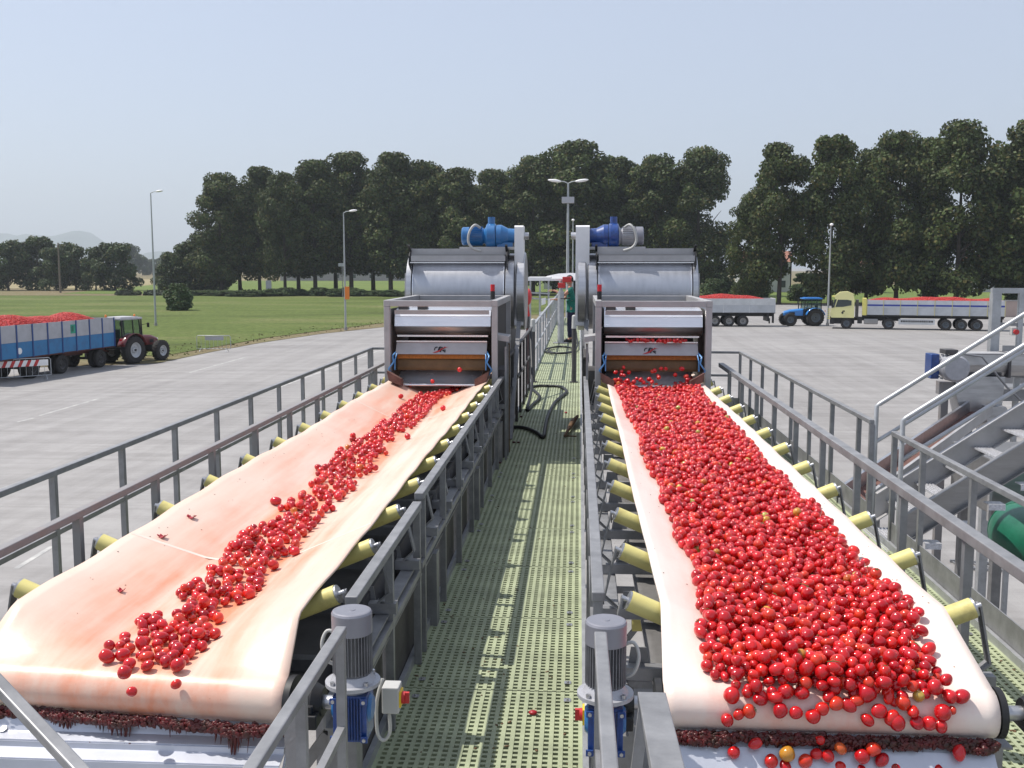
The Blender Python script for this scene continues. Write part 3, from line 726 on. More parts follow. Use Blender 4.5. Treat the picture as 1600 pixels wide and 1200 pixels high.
def packing(c,rows,n,seed,rmin,rmax,kcand,mound):
    """rows: (Y, xl0, xl1); drops spheres that come to rest on the cover and on each other"""
    rnd=random.Random(seed); cell=.07; grid={}
    rows=sorted(rows); Ys=[r[0] for r in rows]
    def lim(Y):
        for i in range(len(rows)-1):
            if Ys[i]<=Y<=Ys[i+1]:
                u=(Y-Ys[i])/(Ys[i+1]-Ys[i]+1e-9); return rows[i][1]*(1-u)+rows[i+1][1]*u, rows[i][2]*(1-u)+rows[i+1][2]*u
        return None
    # sampling weight by width
    seg=[]; tot=0
    for i in range(len(rows)-1):
        a=(Ys[i+1]-Ys[i])*max(.02,(rows[i][2]-rows[i][1]+rows[i+1][2]-rows[i+1][1])/2)*((1.5 if Ys[i]<4.9 else .75) if mound<.02 else 1.0); tot+=a; seg.append(tot)
    out=[]
    def rest(x,Y,r):
        z=zbelt(c,x,Y)+r*1.02; gx,gy=int(x//cell),int(Y//cell)
        for i in (gx-1,gx,gx+1):
            for j in (gy-1,gy,gy+1):
                for (px,py,pz,pr) in grid.get((i,j),()):
                    s=(r+pr)*.955; d2=(x-px)**2+(Y-py)**2
                    if d2<s*s:
                        zz=pz+math.sqrt(s*s-d2)
                        if zz>z: z=zz
        return z
    for k in range(n):
        r=rmin+(rmax-rmin)*rnd.betavariate(2.2,2.6)
        best=None
        for q in range(kcand):
            a=rnd.random()*tot; i=0
            while seg[i]<a: i+=1
            Y=rnd.uniform(Ys[i],Ys[i+1]); l=lim(Y); m_=(.4*r if mound>.02 else .0)
            if l[1]-l[0]<2*m_: x=(l[0]+l[1])/2
            else: x=rnd.uniform(l[0]+m_,l[1]-m_)
            z=rest(x,Y,r); e=z-zbelt(c,x,Y)
            if mound:
                u=(x-(l[0]+l[1])/2)/max(.01,(l[1]-l[0])/2); e-=mound*(1-u*u)
            if best is None or e<best[0]: best=(e,x,Y,z)
        e,x,Y,z=best
        for it in range(7):
            dx,dy=rnd.uniform(-.014,.014),rnd.uniform(-.014,.014); z2=rest(x+dx,Y+dy,r)
            l=lim(Y+dy)
            if l and z2<z-1e-4 and l[0]-.01<x+dx<l[1]+.01: x,Y,z=x+dx,Y+dy,z2
        grid.setdefault((int(x//cell),int(Y//cell)),[]).append((x,Y,z,r)); out.append((x,Y,z,r))
    return out
def rows_from(c,tab,h):
    o=[]
    for v,ul,ur in tab:
        a=P(ul,v,h(v)); q=P(ur,v,h(v)); o.append((a.y,a.x-c.xc,q.x-c.xc))
    return o
TR=[(602,962,1078),(620,964,1092),(640,974,1106),(655,978,1120),(670,987,1138),(690,1000,1153),(705,1002,1168),(720,1004,1180),(740,1011,1192),(752,1022,1206),(775,1032,1228),(795,1036,1242),(812,1046,1266),(840,1056,1292),(860,1062,1306),(885,1078,1324),(900,1084,1340),(925,1090,1358),(945,1090,1388),(965,1094,1412),(990,1097,1427),(1015,1099,1436),(1035,1103,1450),(1050,1118,1462),(1066,1130,1476),(1076,1140,1482),(1081,1150,1478)]
TL=[(603,706,732),(612,690,722),(618,655,700),(625,640,690),(640,618,676),(650,610,670),(660,597,652),(670,580,648),(680,572,628),(690,543,622),(700,540,602),(712,512,608),(722,514,582),(738,486,590),(748,481,566),(757,481,560),(768,478,556),(780,464,532),(798,424,533),(806,428,520),(822,420,500),(838,378,484),(852,350,470),(866,334,464),(880,330,434),(892,322,416),(905,302,416),(918,288,416),(932,262,408),(944,238,402),(952,282,345),(964,262,335),(974,225,345),(986,196,344),(1000,184,346),(1014,172,338),(1030,142,318),(1045,132,306),(1056,150,296)]
hb=lambda v:1.265
rowsR=rows_from(CR,TR,hb); rowsL=rows_from(CL,TL,hb)
rowsR=[(max(y,CR.Yp+.0),a,b_) for y,a,b_ in rowsR]
rowsR=[(CR.Yp-.066,-.27,.31),(CR.Yp-.03,-.30,.35)]+rowsR
PR=packing(CR,rowsR,7900,11,.0135,.0250,9,.050)
rowsL=[(y,a+min(.024,(b_-a)*.22),b_-min(.024,(b_-a)*.22)) for y,a,b_ in rowsL]
PL=packing(CL,rowsL,640,12,.0150,.0262,3,.0)
# stray fruit
rnd=random.Random(5)
for u,v in ((641,610),(626,625),(693,644),(637,683),(533,774),(427,789),(435,796),(458,867),(424,889),(712,606),(735,604)):
    p=P(u,v,1.25); r=rnd.uniform(.019,.026); x=p.x-CL.xc; PL.append((x,p.y,zbelt(CL,x,p.y)+r,r))
ALL=[]
for c,L_,side in ((CR,PR,'R'),(CL,PL,'L')):
    for x,Y,z,r in L_:
        yy=Y+yshift(c,x,Y)
        ALL.append([c.xc+x,yy,z,r,side])
# exposure to the eye: hidden below others?
A=np.array([a[:4] for a in ALL]); eye=np.array([0,0,HC])
D3=np.linalg.norm(A[:,:3]-eye,axis=1); dirs=(A[:,:3]-eye)/D3[:,None]
score=A[:,3]/D3
hid=np.zeros(len(A))
for i in np.argsort(D3)[:1500]:
    near=np.where((np.abs(A[:,0]-A[i,0])<.1)&(np.abs(A[:,1]-A[i,1])<.14)&(D3<D3[i]))[0]
    if len(near):
        ang=np.linalg.norm(dirs[near]-dirs[i],axis=1)*D3[i]
        ov=np.clip((A[near,3]+A[i,3]-ang)/(2*A[i,3]),0,1); hid[i]=min(1,ov.sum()*.8)
vis=score*np.sqrt(np.clip(1-hid,0,1))
FALL_R=[(1144,1107,.026),(1155,1133,.021),(1138,1142,.021),(1171,1128,.023),(1187,1112,.020),(1182,1152,.019),(1149,1167,.020),(1228,1098,.022),(1250,1101,.026),(1303,1114,.024),(1218,1126,.024),(1242,1128,.022),(1268,1132,.024),(1281,1122,.022),(1320,1116,.022),(1333,1109,.021),(1347,1100,.030),(1367,1123,.024),(1350,1136,.021),(1386,1132,.024),(1394,1137,.026),(1402,1111,.024),(1424,1137,.022),(1442,1138,.023),(1460,1142,.022),(1417,1122,.021),(1462,1122,.026),(1475,1119,.014),(1489,1100,.026),(1471,1100,.024),(1280,1144,.015),(1310,1156,.021),(1343,1167,.024),(1360,1156,.024),(1373,1171,.021),(1488,1156,.022),(1230,1167,.025),(1206,1179,.023),(1225,1187,.026),(1257,1177,.024),(1270,1180,.018),(1274,1165,.020),(1292,1168,.020),(1309,1186,.024),(1341,1188,.021),(1356,1191,.017),(1392,1185,.020),(1413,1191,.019),(1455,1186,.023),(1470,1192,.022),(1247,1197,.018),(1430,1199,.020)]
_r=random.Random(44)
for _k in range(26):
    _u=_r.uniform(1160,1478); _v=1092+_r.random()**1.5*44
    if all((_u-a)**2+(_v-b_)**2>17**2 for a,b_,_c in FALL_R): FALL_R.append((_u,_v,_r.uniform(.017,.023)))
FALL_L=[(195,1097,.016),(268,1083,.018),(184,1066,.022)]
NF=len(FALL_R)+len(FALL_L)
pick=set(np.argsort(-vis)[:300-NF].tolist())
# shared meshes for the individuals
TM=[]
for k in range(10):
    V,F=tomato_shape(3,100+k); me=bpy.data.meshes.new('tomato'); me.from_pydata(V.tolist(),[],F.tolist()); me.materials.append(M['tom'])
    me.polygons.foreach_set('use_smooth',[True]*len(me.polygons)); me.update(); TM.append(me)
def rcol(rnd,podd):
    if rnd.random()<podd: 
        i=rnd.randrange(len(ODD)); return ODD[i],True,i
    c=REDS[rnd.randrange(len(REDS))]; f=rnd.uniform(.85,1.15); return (c[0]*f,c[1]*f,c[2]*f),False,-1
rc=random.Random(9)
def rrot(rnd): return (rnd.uniform(0,6.28),rnd.uniform(0,6.28),rnd.uniform(0,6.28))
GR='tomatoes heaped on the right belt'; GL='tomatoes in the clumped stream on the left belt'
LAB={('R',False):'ripe red tomato in the deep bed heaped near the end of the right belt',
     ('L',False):'ripe red tomato in the sparse clumps lying near the end of the left belt'}
ODDL=['orange-red tomato','yellowish orange tomato','pale yellow tomato','yellow-green unripe tomato','orange tomato']
oddused={}
b=MB()
for k in range(5):
    a=2*math.pi*k/5; d=Vector((math.cos(a),math.sin(a),0)); p=Vector((-d.y,d.x,0)); b.add([d*.02+p*.06+Vector((0,0,.86)),d*.02-p*.06+Vector((0,0,.86)),d*.28-p*.05+Vector((0,0,.98)),d*.50+Vector((0,0,.93)),d*.28+p*.05+Vector((0,0,.98))],[(0,1,2,3,4)])
b.tube([(0,0,.84),(.02,0,1.0),(.07,.02,1.08)],[.05,.035,.03],5)
_o=b.build('calyx',M['calyx'],base=False); CALYX=_o.data; bpy.data.objects.remove(_o)
def one(x,y,z,r,col,label,group,i):
    o=bpy.data.objects.new('tomato',TM[i%len(TM)]); SC.collection.objects.link(o)
    o.location=(x,y,z); o.rotation_euler=rrot(rc)
    if rc.random()<.16:
        o.rotation_euler=(rc.uniform(-.9,.9),rc.uniform(-.9,.9),rc.uniform(0,6)); q=bpy.data.objects.new('calyx',CALYX); SC.collection.objects.link(q); q.parent=o
    o.scale=(r,r,r); o.color=(*col,1); tag(o,label,'tomato',group); return o
def lims(rows,Y):
    rows=sorted(rows); Ys=[q[0] for q in rows]; return float(np.interp(Y,Ys,[q[1] for q in rows])),float(np.interp(Y,Ys,[q[2] for q in rows]))
def toml(x,y,z,r,col,side):
    c=CR if side=='R' else CL; l=lims(rowsR if side=='R' else rowsL,y); u=(x-c.xc-l[0])/max(.05,l[1]-l[0])
    sz='large' if r>.0215 else ('small' if r<.0180 else 'mid-sized'); tone='dark' if col[0]<.55 else 'bright'
    if side=='R':
        if y<CR.Yp+.16: pl='in the front row above the right end roller'
        elif u<.16: pl='at the left edge of the bed on the right belt'
        elif u>.84: pl='at the right edge of the bed on the right belt'
        elif y<CR.Yp+.75: pl='in the near middle of the bed on the right belt'
        else: pl='farther up the bed on the right belt'
    else:
        if y<4.02: pl='in the nearest clump on the left belt'
        elif y<4.75: pl='in the second clump on the left belt'
        else: pl='in the stream beyond the second clump on the left belt'
    return sz+' '+tone+' red tomato '+pl,pl
rest_=[]
for i,(x,y,z,r,side) in enumerate(ALL):
    col,odd,k=rcol(rc,.018 if side=='R' else .004)
    if i in pick:
        if odd:
            lab=ODDL[k]+(' among the red ones heaped on the right belt' if side=='R' else ' among the red ones of the left stream')
        else: lab,sub=toml(x,y,z,r,col,side)
        grp=(GR if side=='R' else GL)
        one(x,y,z,r,col,lab,grp if not odd else ODDL[k]+'es on the '+('right' if side=='R' else 'left')+' belt',i)
    else: rest_.append((x,y,z,r,col))
for i,(u,v,r) in enumerate(FALL_R):
    rr=r*.95
    # on the roller face when still above its lower edge, else in free fall just in front of it
    if v<1143:
        a=math.radians(90-(v-1068)/75*95)                      # position around the pulley
        Rr=RP+rr*.98; Y=CR.Yp-Rr*math.cos(a); z=HC-H_BELT-RP+Rr*math.sin(a)
    else:
        Y=CR.Yp-RP-rr-.015*((i*7)%5)/4
        z=None
    D=Y*math.cos(PITCH)+1.4*math.sin(PITCH)
    if z is None:
        h=(v-418)*D*math.cos(PITCH)/FPX
        D=Y*math.cos(PITCH)+h*math.sin(PITCH); h=(v-418)*D*math.cos(PITCH)/FPX; z=HC-h
    X=(u-905)*D/FPX
    if i in (36,31): col=ODD[1] if i==36 else ODD[0]; lab='orange-yellow tomato falling past the end of the right belt' if i==36 else 'bright orange-red tomato falling past the end of the right belt'; g_=None
    else: col=REDS[i%6]; zn='left' if u<1220 else ('middle' if u<1360 else 'right'); sz='large' if r>=.024 else ('small' if r<.021 else 'mid-sized'); lab=sz+' red tomato tumbling over the '+zn+' third of the right end roller' if v<1143 else sz+' red tomato in free fall before the '+zn+' third of the right chute plate'; g_='tomatoes rolling over the right end roller' if v<1143 else 'tomatoes falling past the right chute plate'
    one(X,Y,z,rr,col,lab,g_,i)
for i,(u,v,r) in enumerate(FALL_L):
    D=3.03+.0; Y=CL.Yp-RP-.05+ (.03 if i else -.02)
    D=Y*math.cos(PITCH)+1.35*math.sin(PITCH); h=(v-418)*D*math.cos(PITCH)/FPX
    one((u-905)*D/FPX,Y,HC-h,r,REDS[i],['small red tomato in free fall, lowest in front of the left end roller','red tomato dropping off the left roller, right of the lowest one','red tomato rolling over the left roller edge, upper left of the falling ones'][i],None,i)
def mass(name,items,sub,label,cat,m=None):
    base=[tomato_shape(sub,200+k) for k in range(8)]
    rn=np.random.RandomState(3); Vs=[];Fs=[];Cs=[]; off=0
    for k,(x,y,z,r,col) in enumerate(items):
        V,F=base[k%8]; a,b_,c_=rn.uniform(0,6.28,3)
        Rm=np.array(rotm(a,b_,c_)); W=V@Rm.T*r+np.array([x,y,z]); Vs.append(W); Fs.append(F+off); off+=len(V); Cs.append(np.tile(np.array([*col,1.0]),(len(V),1)))
    V=np.concatenate(Vs); F=np.concatenate(Fs); C=np.concatenate(Cs)
    me=bpy.data.meshes.new(name); me.vertices.add(len(V)); me.vertices.foreach_set('co',V.ravel())
    me.loops.add(len(F)*3); me.loops.foreach_set('vertex_index',F.ravel().astype(np.int32))
    me.polygons.add(len(F)); me.polygons.foreach_set('loop_start',np.arange(0,len(F)*3,3,dtype=np.int32)); me.polygons.foreach_set('loop_total',np.full(len(F),3,dtype=np.int32))
    me.polygons.foreach_set('use_smooth',np.ones(len(F),dtype=bool)); me.update(calc_edges=True)
    at=me.color_attributes.new('col','FLOAT_COLOR','POINT'); at.data.foreach_set('color',C.ravel())
    me.materials.append(m or M['toms']); o=bpy.data.objects.new(name,me); SC.collection.objects.link(o)
    tag(o,label,cat,kind='stuff'); return o
mass('tomatoes',rest_,2,'farther red tomatoes on both belts','tomatoes')
# split fruit and plant scraps lying on the left belt
for k,(u,v,s,lab) in enumerate(((291,836,.020,'torn red tomato skin curled up on the left belt, highest of the scraps'),(243,868,.019,'flat torn tomato skin on the left belt between the other two scraps'),(175,942,.013,'smallest torn tomato skin on the left belt, nearest the roller'))):
    p=P(u,v,1.24); z=zbelt(CL,p.x-CL.xc,p.y); b=MB()
    b.grid(lambda a,q:(p.x+(a-.5)*s*1.6, p.y+(q-.5)*s*2+.004*math.sin(a*7), z+.004+s*(.55*(abs(a-.5)*2)**2+.25*math.sin(q*5+k))*(.6+.4*math.cos(a*5))),7,7)
    o=b.build('tomato_skin',M['skin_frag']); sd=o.modifiers.new('t','SOLIDIFY'); sd.thickness=.002; tag(o,lab,'tomato skin')
# crumbs on covers
b=MB(); rnd=random.Random(31)
for i in range(110):
    c=CR if rnd.random()<.6 else CL; Y=rnd.uniform(c.Yp+.1,8); x=rnd.uniform(.30,.46)*(1 if c is CR else -1) if rnd.random()<.75 else -rnd.uniform(.33,.45)
    s=rnd.uniform(.001,.0035); b.ell((c.xc+x,Y,zbelt(c,x,Y)+.001),(s*2,s,.001),5,3,0,rotm(0,0,rnd.uniform(0,3)))
o=b.build('plant_crumbs',M['leafdebris']); tag(o,'tiny plant crumbs sprinkled on the two belts','crumbs',kind='stuff')
# fruit dropped on the walkway
for k,(u,v,r) in enumerate(((838,1110,.02),(816,650,.022),(805,690,.022),(812,690,.02),(886,643,.022),(788,706,.02),(783,722,.02))):
    p=P(u,v,1.95); b=MB(); b.ell((p.x,p.y,ZW+r*.45),(r,r*.9,r*.5),10,6); o=b.build('squashed_tomato',M['skin_frag'] if k in (0,4) else M['pulp'])
    tag(o,['single squashed tomato on the grating between the two motors','dark squashed tomato by the hose loop','squashed tomato left of a pair below the hose','squashed tomato right of its twin below the hose','red squashed tomato at the right edge of the walkway','squashed tomato at the left walkway edge, farther of two','squashed tomato at the left walkway edge, nearer of two'][k],'squashed tomato')

# stems and bits of vine lying in the bed
rnd=random.Random(61); b=MB()
srt=[a for a in ALL if a[4]=='R' and a[1]<8.5]
for k in range(120):
    a=srt[rnd.randrange(len(srt))]; l=rnd.uniform(.012,.045); an=rnd.uniform(0,6.28); p=Vector((a[0],a[1],a[2]+a[3]*.98)); d=Vector((math.cos(an),math.sin(an),.15))*l
    b.tube([p-d*.5,p+Vector((0,0,.003)),p+d*.5],[.0012,.0018,.0008],5,rnd.choice((0,0,1)))
o=b.build('vine_stems',[M['calyx'],M['leafdebris']]); tag(o,'short bits of vine lying on the tomatoes of the right belt','stems',kind='stuff')
# ================================================================ INTAKE MACHINES
Y0=10.35
def zh(h): return HC-h
def glyph(b,o,ux,uz,n,polys,m):
    for p in polys: b.prism(p,o,ux,uz,n,m)
def machine(xc,s,label,drum_x,guard,allblue,fruit):
    """s=+1: drive side at +x. drum_x: (x0,x1) of the drum shell"""
    t=thing('drum_machine',label,'intake machine',(xc,Y0+1.5,0))
    W=.55
    # ---- box frame
    b=MB(); fr=M['steel_l']
    for x in (-W,W):
        b.bar((xc+x,Y0,0.01),(xc+x,Y0,zh(.395)),.06,.06,up=(0,1,0)); b.bar((xc+x,Y0+1.95,0.01),(xc+x,Y0+1.95,zh(.395)),.06,.06,up=(0,1,0))
        b.bar((xc+x,Y0-.03,zh(.362)),(xc+x,Y0+1.98,zh(.362)),.064,.064)
        b.bar((xc+x,Y0+.03,zh(1.25)),(xc+x,Y0+1.92,zh(1.25)),.058,.058)
    b.bar((xc-W+.032,Y0,zh(.363)),(xc+W-.032,Y0,zh(.363)),.06,.06); b.bar((xc-W+.032,Y0+1.95,zh(.363)),(xc+W-.032,Y0+1.95,zh(.363)),.06,.06)
    b.bar((xc-W+.03,Y0+1.95,zh(1.25)),(xc+W-.03,Y0+1.95,zh(1.25)),.058,.058)
    b.build('box_frame',fr,t,bevel=.004)
    # ---- bright hood with rounded nose
    b=MB(); x0,x1=xc-.49,xc+.50
    prof=[(Y0+.75,.40),(Y0+.30,.425),(Y0+.16,.445),(Y0+.10,.50),(Y0+.085,.60)]
    for k in range(len(prof)-1):
        (ya,ha),(yb,hb)=prof[k],prof[k+1]; b.add([(x0,ya,zh(ha)),(x1,ya,zh(ha)),(x1,yb,zh(hb)),(x0,yb,zh(hb))],[(0,1,2,3)])
    o=b.build('hood',M['steel_b'],t); sd=o.modifiers.new('t','SOLIDIFY'); sd.thickness=.006
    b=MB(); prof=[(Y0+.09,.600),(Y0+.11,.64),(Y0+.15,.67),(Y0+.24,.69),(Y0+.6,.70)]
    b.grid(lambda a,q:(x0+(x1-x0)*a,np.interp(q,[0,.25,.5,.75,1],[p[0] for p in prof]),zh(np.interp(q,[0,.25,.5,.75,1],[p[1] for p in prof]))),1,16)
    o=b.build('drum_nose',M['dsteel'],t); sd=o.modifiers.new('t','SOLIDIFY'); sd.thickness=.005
    b=MB(); b.box(x0+.01,x1-.01,Y0+.028,Y0+.034,zh(.475),zh(.432)); b.build('hood_strip',M['steel_l'],t)
    for k in (0,1):
        b=MB(); xx=xc+(-.42+.20*k) if True else 0; b.box(xx-.05,xx+.05,Y0+.20,Y0+.30,zh(.43),zh(.40)); b.build('hinge',M['dark_steel'],t)
    # ---- side sheets, behind the frame posts
    for x in (-1,1):
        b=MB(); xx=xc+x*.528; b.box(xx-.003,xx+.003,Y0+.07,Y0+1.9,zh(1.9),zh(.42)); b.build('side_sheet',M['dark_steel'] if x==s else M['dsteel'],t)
    # ---- light lip, dark opening, logo panel
    b=MB(); b.bar((x0+.02,Y0+.13,zh(.700)),(x1-.03,Y0+.13,zh(.700)),.03,.018); b.build('lip',M['steel_b'],t)
    b=MB(); b.box(x0,x1,Y0+.9,Y0+.91,zh(1.2),zh(.44)); b.build('back_plate',M['black'],t)
    px0,px1=xc-.48,xc+.46; pa=Vector((0,Y0+.135,zh(.765))); pb=Vector((0,Y0+.06,zh(.885)))
    b=MB(); b.prism([(px0,0),(px1,0),(px1,(pa-pb).length),(px0,(pa-pb).length)],pb,(1,0,0),(pa-pb).normalized(),(0,.008,.004)); 
    pnl=b.build('logo_panel',M['steel_l'],t)
    b=MB(); b.bar((px0,pa.y,pa.z+.008),(px1,pa.y,pa.z+.008),.03,.012); b.build('panel_edge',M['steel_b'],pnl)
    # mark: grey arc, dark N and K strokes, red swoosh
    uz=(pa-pb).normalized(); o_=pb+Vector((xc-.015,-.0035,-.0015)); nn=Vector((0,-.003,-.001)); S=.001
    def st(a,c,w_):
        a=Vector(a);c=Vector(c);d=(c-a).normalized();p=Vector((-d.y,d.x))*w_/2
        return [tuple(a-p),tuple(c-p),tuple(c+p),tuple(a+p)]
    dk=[st((-.066,.050),(-.062,.072),.010),st((-.062,.072),(-.052,.084),.011),st((-.052,.084),(-.034,.086),.010),
        st((-.030,.030),(-.014,.088),.013),st((-.012,.088),(.004,.086),.010),st((-.004,.084),(-.016,.034),.009),
        st((.014,.088),(-.002,.030),.012),st((.018,.052),(.050,.028),.012),st((.030,.054),(.052,.050),.009)]
    rd=[[(-.082,.022),(-.04,.026),(-.010,.038),(.022,.070),(.075,.090),(.016,.078),(-.018,.050),(-.05,.036)],st((.004,.056),(.046,.090),.010)]
    b=MB()
    for p in dk: b.prism(p,o_,(1,0,0),uz,nn)
    b.build('logo_mark',M['black'],pnl)
    b=MB()
    for p in rd: b.prism(p,o_+nn*1.2,(1,0,0),uz,nn)
    b.build('logo_swoosh',M['red'],pnl)
    # ---- orange toothed strip and ochre curtain
    b=MB(); b.box(px0+.01,px1,Y0+.115,Y0+.125,zh(.935),zh(.892))
    for k in range(46): xx=px0+.02+k*.0202; b.box(xx,xx+.009,Y0+.108,Y0+.1145,zh(.93),zh(.90))
    b.build('brush_strip',M['orange_strip'],t)
    b=MB(); b.grid(lambda a,q:(px0+(px1-px0)*a, Y0+.14-.02*q+.004*math.sin(a*21+s), zh(.93+.125*q)),40,3); o=b.build('rubber_curtain',M['ochre'],t); sd=o.modifiers.new('t','SOLIDIFY'); sd.thickness=.006
    # ---- curved steel outlet
    b=MB(); x0c,x1c=xc-.46,xc+.40
    b.grid(lambda a,q:(x0c+(x1c-x0c)*a, Y0+.30-.30*q, zh(1.06+.14*math.sin(q*math.pi/2)**1.5)),4,12); o=b.build('outlet_trough',M['steel_b'],t); sd=o.modifiers.new('t','SOLIDIFY'); sd.thickness=.006
    b=MB(); b.tube([(x0c,Y0-.01,zh(1.195)),(x1c+.02,Y0-.01,zh(1.195))],.012,12); b.build('outlet_lip',M['steel_b'],t)
    for x,sg in ((-.50,1),(.47,-1)):
        b=MB(); b.prism([(0,0),(.14,-.08),(.14,-.15),(.02,-.10)],(xc+x-.03*sg,Y0-.02,zh(1.05)),(sg,0,0),(0,0,1),(0,-.16,.015)); b.build('wing_plate',M['rust'],t)
    # ---- blue air hoses
    for x,sg in ((-.475,-1),(.46,1)):
        b=MB(); b.tube([(xc+x,Y0+.10,zh(.86)),(xc+x+sg*.03,Y0+.02,zh(.90)),(xc+x+sg*.01,Y0-.03,zh(.96)),(xc+x+sg*.06,Y0-.04,zh(1.03)),(xc+x+sg*.03,Y0,zh(1.09))],.009,8)
        b.tube([(xc+x-sg*.01,Y0+.08,zh(.87)),(xc+x,Y0-.01,zh(.94)),(xc+x-sg*.0,Y0-.02,zh(1.04))],.007,8); b.build('air_hose',M['blue_hose'],t)
    # ---- signal lamp
    xb=xc+s*.50 if s>0 else xc-.535
    b=MB(); b.cyl((xb,Y0+.35,zh(.33)),(xb,Y0+.35,zh(.245)),.024,seg=16); lb=b.build('signal_lamp',M['black'],t)
    b=MB(); b.cyl((xb,Y0+.35,zh(.2445)),(xb,Y0+.35,zh(.175)),.023,seg=16); b.build('red_lens',M['lamp_red'],lb)
    # ---- washing drum
    YD=13.05; ZD=zh(.30); Rd=.46
    a0,a1=drum_x
    b=MB(); b.lathe([(a0,0),(a0,Rd),(a1,Rd),(a1,0)],(0,YD,ZD),(1,0,0),56); dr=b.build('drum',M['drum'],t)
    b=MB()
    for xx in (a0+.006,a1-.006): b=MB(); b.lathe([(xx-.006,Rd-.02),(xx-.006,Rd+.008),(xx+.006,Rd+.008),(xx+.006,Rd-.02)],(0,YD,ZD),(1,0,0),56); b.build('drum_rim',M['steel_b'],dr)
    sgn=s
    base=a1 if s>0 else a0; oth=a0 if s>0 else a1
    for k,(d0,d1,rr,mm) in enumerate(((.012,.125,.475,'steel'),(.15,.25,.49,'steel'))):
        q0,q1=sorted((base+sgn*d0,base+sgn*d1))
        b=MB(); b.lathe([(q0,0),(q0,rr-.01),(q0+.01,rr),(q1-.01,rr),(q1,rr-.01),(q1,0)],(0,YD,ZD),(1,0,0),56); b.build('drum_ring',M[mm],t)
    q0,q1=sorted((oth-sgn*.012,oth-sgn*.075))
    b=MB(); b.lathe([(q0,0),(q0,.485),(q1,.485),(q1,0)],(0,YD,ZD),(1,0,0),56); b.build('drum_ring',M['steel'],t)
    # cover beam over the drum
    b=MB(); za=zh(.115); 
    b.box(a0-.02,a1+.04,YD-.36,YD-.345,zh(-.155),zh(-.232)); b.box(a0-.02,a1+.04,YD-.345,YD-.05,zh(-.222),zh(-.232)); b.box(a0,a1+.02,YD-.50,YD-.49,zh(-.075),zh(-.145)); b.build('cover_beam',M['steel_l'],t)
    b=MB(); b.box(a0,a1,YD-.45,YD-.44,zh(-.145),zh(-.165)); b.build('cover_lip',M['dsteel'],t)
    b=MB(); b.bar((a0-.01,YD-.50,zh(-.06)),(a1+.01,YD-.50,zh(-.06)),.02,.012); b.build('cover_edge',M['steel_b'],t)
    for xx,nm in ((a0-.03,1),(a1+.03,1)):
        b=MB(); b.prism([(-.52,.00),(-.50,.10),(-.38,.20),(-.02,.20),(-.02,-.12),(-.40,-.06)],(xx,YD,zh(-.04)),(0,1,0),(0,0,1),(.012,0,0)); b.bar((xx,YD-.36,zh(-.20)),(xx,YD-.50,zh(-.27)),.02,.03,up=(1,0,0)); b.build('cover_bracket',M['black'],t)
    # end plate of the far side, guard on the drive side
    xx=oth-sgn*.082
    b=MB(); b.prism([(-.46,-.30),(-.46,.05),(-.42,.23),(.3,.23),(.46,.05),(.46,-.30)],(xx,YD,ZD),(0,1,0),(0,0,1),(-sgn*.008,0,0)); b.build('end_plate',M['steel_l'],t)
    g0,g1=guard
    b=MB(); b.prism([(-.16,-.42),(-.16,.80),(-.14,.815),(.14,.815),(.16,.80),(.16,-.42)],(g0,YD-.16,ZD),(0,1,0),(0,0,1),(g1-g0,0,0)); gd=b.build('chain_guard',M['white'],t,bevel=.008)
    b=MB(); ex=g1 if s>0 else g0; b.cyl((ex,YD-.16,zh(-.39)),(ex+s*.06,YD-.16,zh(-.39)),.045,seg=16); b.build('shaft_end',M['steel'],gd)
    # ---- drum drive on top: lies along x from the guard
    gx=g0 if s>0 else g1; d=-s; YM=YD-.16; ZM=zh(-.39)
    kk=.86
    def X(a): return gx+d*a*kk
    def Q(pr): return [(t_*kk,r_*.90) for t_,r_ in pr]
    b=MB()
    b.lathe(Q([(0,.0),(0,.10),(.10,.105),(.20,.155),(.27,.155),(.275,.0)]),(gx,YM,ZM),(d,0,0),24)
    b.box(min(X(.03),X(.26)),max(X(.03),X(.26)),YM-.09,YM+.09,zh(-.225),ZM-.08)
    mg=b.build('drive_gearbox',M['blue_l'] if allblue else M['blue'],t,bevel=.006)
    b=MB(); b.lathe(Q([(.277,0),(.277,.16),(.295,.175),(.40,.175),(.42,.15),(.42,0)]),(gx,YM,ZM),(d,0,0),24); b.cyl((X(.345),YM,ZM+.15),(X(.345),YM,ZM+.235),.045,seg=14); b.build('gear_housing',M['blue_l'] if allblue else M['blue'],t)
    mm=M['blue_l'] if allblue else M['motor']
    b=MB(); b.lathe(Q([(.422,0),(.422,.13),(.45,.10),(.47,.115),(.66,.115),(.665,0)]),(gx,YM,ZM),(d,0,0),24)
    for k in range(24):
        a=2*math.pi*k/24; dv=Vector((0,math.cos(a),math.sin(a))); b.bar(Vector((X(.475),YM,ZM))+dv*.110,Vector((X(.655),YM,ZM))+dv*.110,.004,.016,up=dv)
    b.build('drive_motor',mm,t)
    b=MB(); b.lathe(Q([(.667,0),(.667,.125),(.76,.125),(.775,.11),(.775,0)]),(gx,YM,ZM),(d,0,0),24); b.build('fan_cover',mm if allblue else M['motor_l'],t)
    b=MB(); b.tube(smooth([Vector(q) for q in ((X(.50),YM-.10,ZM+.10),(X(.57),YM-.17,ZM+.13),(X(.64),YM-.20,ZM+.05),(X(.66),YM-.20,ZM-.07),(X(.60),YM-.2,ZM-.15),(X(.48),YM-.2,ZM-.185))],5),.016,10); b.build('cable',M['cream'],t)
    b=MB(); b.box(min(X(-.0),X(.80)),max(X(-.0),X(.80)),YM-.11,YM+.13,zh(-.222),zh(-.235)+.02)
    for q in (.15,.70): b.bar((X(q),YM+.1,zh(-.22)),(X(q),YM+.1,zh(.2)),.05,.05,up=(0,1,0))
